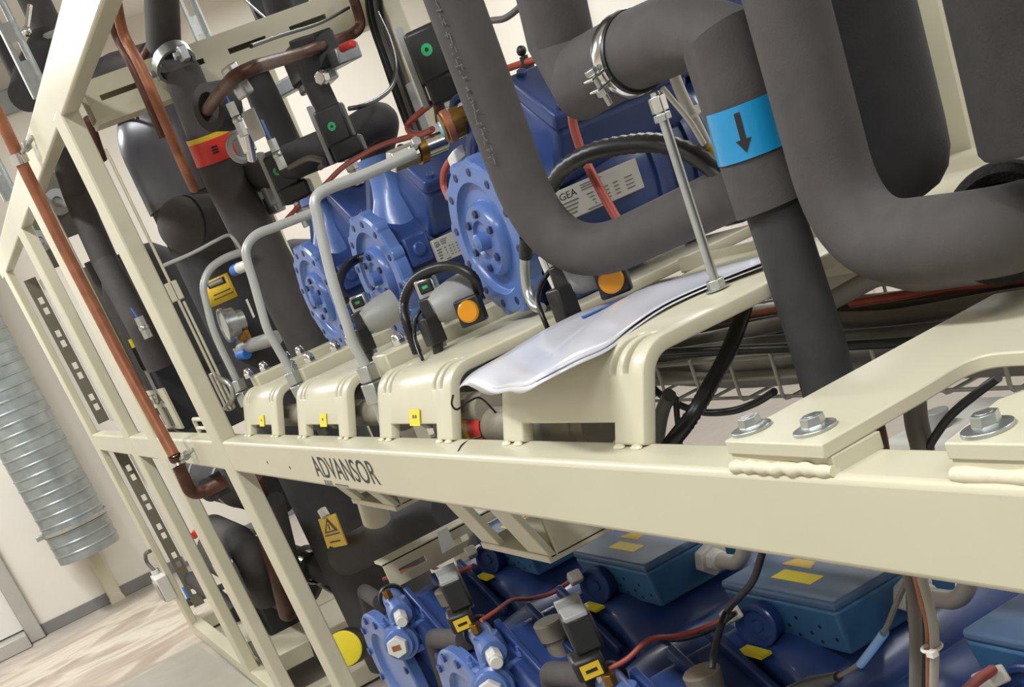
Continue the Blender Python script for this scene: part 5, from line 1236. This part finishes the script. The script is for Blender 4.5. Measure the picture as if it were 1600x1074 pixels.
build('housing', MB().lathe(c - f * .07, f, [(0, 0), (0, R_ * 1.05), (.06, R_ * 1.05), (.062, 0)], 36), black, t)
build('yellow_disc', MB().lathe(c - f * .009, f, [(0, R_), (.010, R_), (.012, R_ * .9), (.012, 0)], 36), yellow, t, label='yellow disc')
o = build('beige_pipe', MB().cyl(at(574, 760, y=.30), at(588, 812, y=.30), rpx(at(574, 800, y=.30), 22), n=30), cream, None); tag(o, 'short beige pipe end under the beam below the lettering', 'pipe')

# dark bulk behind the lower posts
for (x0, x1, y, z, r, lab) in ((-4.6, -2.95, .30, -.32, .10, 'long black insulated pipe running low behind the far posts, upper of two'),
                               (-4.6, -3.25, .27, -.70, .13, 'long black insulated pipe running low behind the far posts, lower of two'),
                               (-4.6, -3.68, .38, .22, .10, 'wide black insulated pipe running behind the far posts above the beam')):
    t = thing('long_pipe', lab, 'pipe', ((x0 + x1) / 2, y, z - r))
    build('pipe_insulation', MB().lathe((x0, y, z), (1, 0, 0), [(0, 0), (0, r * .8), (r * .3, r), (x1 - x0 - r * .3, r), (x1 - x0, r * .8), (x1 - x0, 0)], 36), foam_d, t, smooth=50)
    for f in (.3, .62):
        xx = x0 + (x1 - x0) * f
        build('support_band', MB().lathe((xx, y, z), (1, 0, 0), [(0, r * .98), (0, r * 1.03), (.04, r * 1.03), (.04, r * .98)], 36), zinc, t)
# pale post and ledge seen between the wide dark pipe and the vessel at the right
c0, c1 = at(1425, 60, y=.86), at(1478, 60, y=.86)
t = thing('slotted_post', 'pale upright post with a slot, between the wide dark pipe and the right vessel', 'post', ((c0.x + c1.x) / 2, .87, -.02))
zs0, zs1 = at(1455, 60, y=.86).z, at(1455, 30, y=.86).z
build('post_body', slotplate(MB(), (c0.x - .05, .86, .0), (1, 0, 0), (0, 0, 1), (0, 1, 0), c1.x - c0.x + .05, 1.0, .05, [(.03, c1.x - c0.x + .012, zs0, zs1)]), cream, t, weld=False)
build('post_lining', MB().box((c0.x - .05, .90, .0), (c1.x - .003, .906, 1.0)), cream, t)
l0, l1 = at(1440, 262, y=.80), at(1545, 222, y=.80)
t = thing('side_ledge', 'cream ledge at the foot of the pale post near the right edge', 'ledge', (l0.x, .6, l0.z - .06))
build('ledge_plate', MB().box((l0.x - .08, .42, l0.z - .04), (l1.x + .5, .855, l0.z)), cream, t, bevel=.004)
build('ledge_lip', MB().box((l0.x - .08, .42, l0.z), (l1.x + .5, .432, l0.z + .02)), cream, t, bevel=.003)

t = thing('insulated_vessel', 'dark insulated upright vessel filling the gap between the corner post and the copper pipe', 'vessel', (-3.45, .30, -.10))
build('vessel_jacket', MB().lathe((-3.45, .30, -.10), (0, 0, 1), [(0, 0), (0, .17), (.55, .17), (.63, .14), (.68, .08), (.69, 0)], 44), foam_d, t, smooth=50)
build('jacket_band', MB().lathe((-3.45, .30, .12), (0, 0, 1), [(0, .168), (0, .174), (.03, .174), (.03, .168)], 44), black, t)
# ------------------------------------------------------------------ camera, light, colour
cd = bpy.data.cameras.new('camera'); cam = link(bpy.data.objects.new('camera', cd))
M = Matrix(((RM[0][0], -RM[1][0], -RM[2][0], CAM.x), (RM[0][1], -RM[1][1], -RM[2][1], CAM.y), (RM[0][2], -RM[1][2], -RM[2][2], CAM.z), (0, 0, 0, 1)))
cam.matrix_world = M
cd.sensor_fit = 'HORIZONTAL'; cd.sensor_width = 36; cd.lens = FOC / 1600 * 36
cd.shift_x = (800 - PX0) / 1600; cd.shift_y = (PY0 - 537) / 1600
cd.clip_start = .02; cd.clip_end = 60
SC.camera = cam
def lamp(x, y, sx, sy, power):
    ld = bpy.data.lights.new('ceiling_lamp', 'AREA'); ld.shape = 'RECTANGLE'; ld.size = sx; ld.size_y = sy; ld.energy = power; ld.color = (.93, .96, 1)
    lo = link(bpy.data.objects.new('ceiling_lamp_light', ld)); lo.location = (x, y, 1.9)
for x in (-5.6, -2.6, .4, 2.6):
    lamp(x, -1.0, 1.5, .16, 82 if x < -5 else 51)
    lamp(x, 2.3, 1.5, .16, 37)
w = bpy.data.worlds.new('room_light'); SC.world = w; w.use_nodes = True
w.node_tree.nodes['Background'].inputs['Color'].default_value = (.95, .97, 1, 1)
w.node_tree.nodes['Background'].inputs['Strength'].default_value = .28
vs = SC.view_settings; vs.view_transform = 'Standard'; vs.look = 'None'; vs.gamma = 1; vs.use_curve_mapping = False; vs.exposure = 0.0
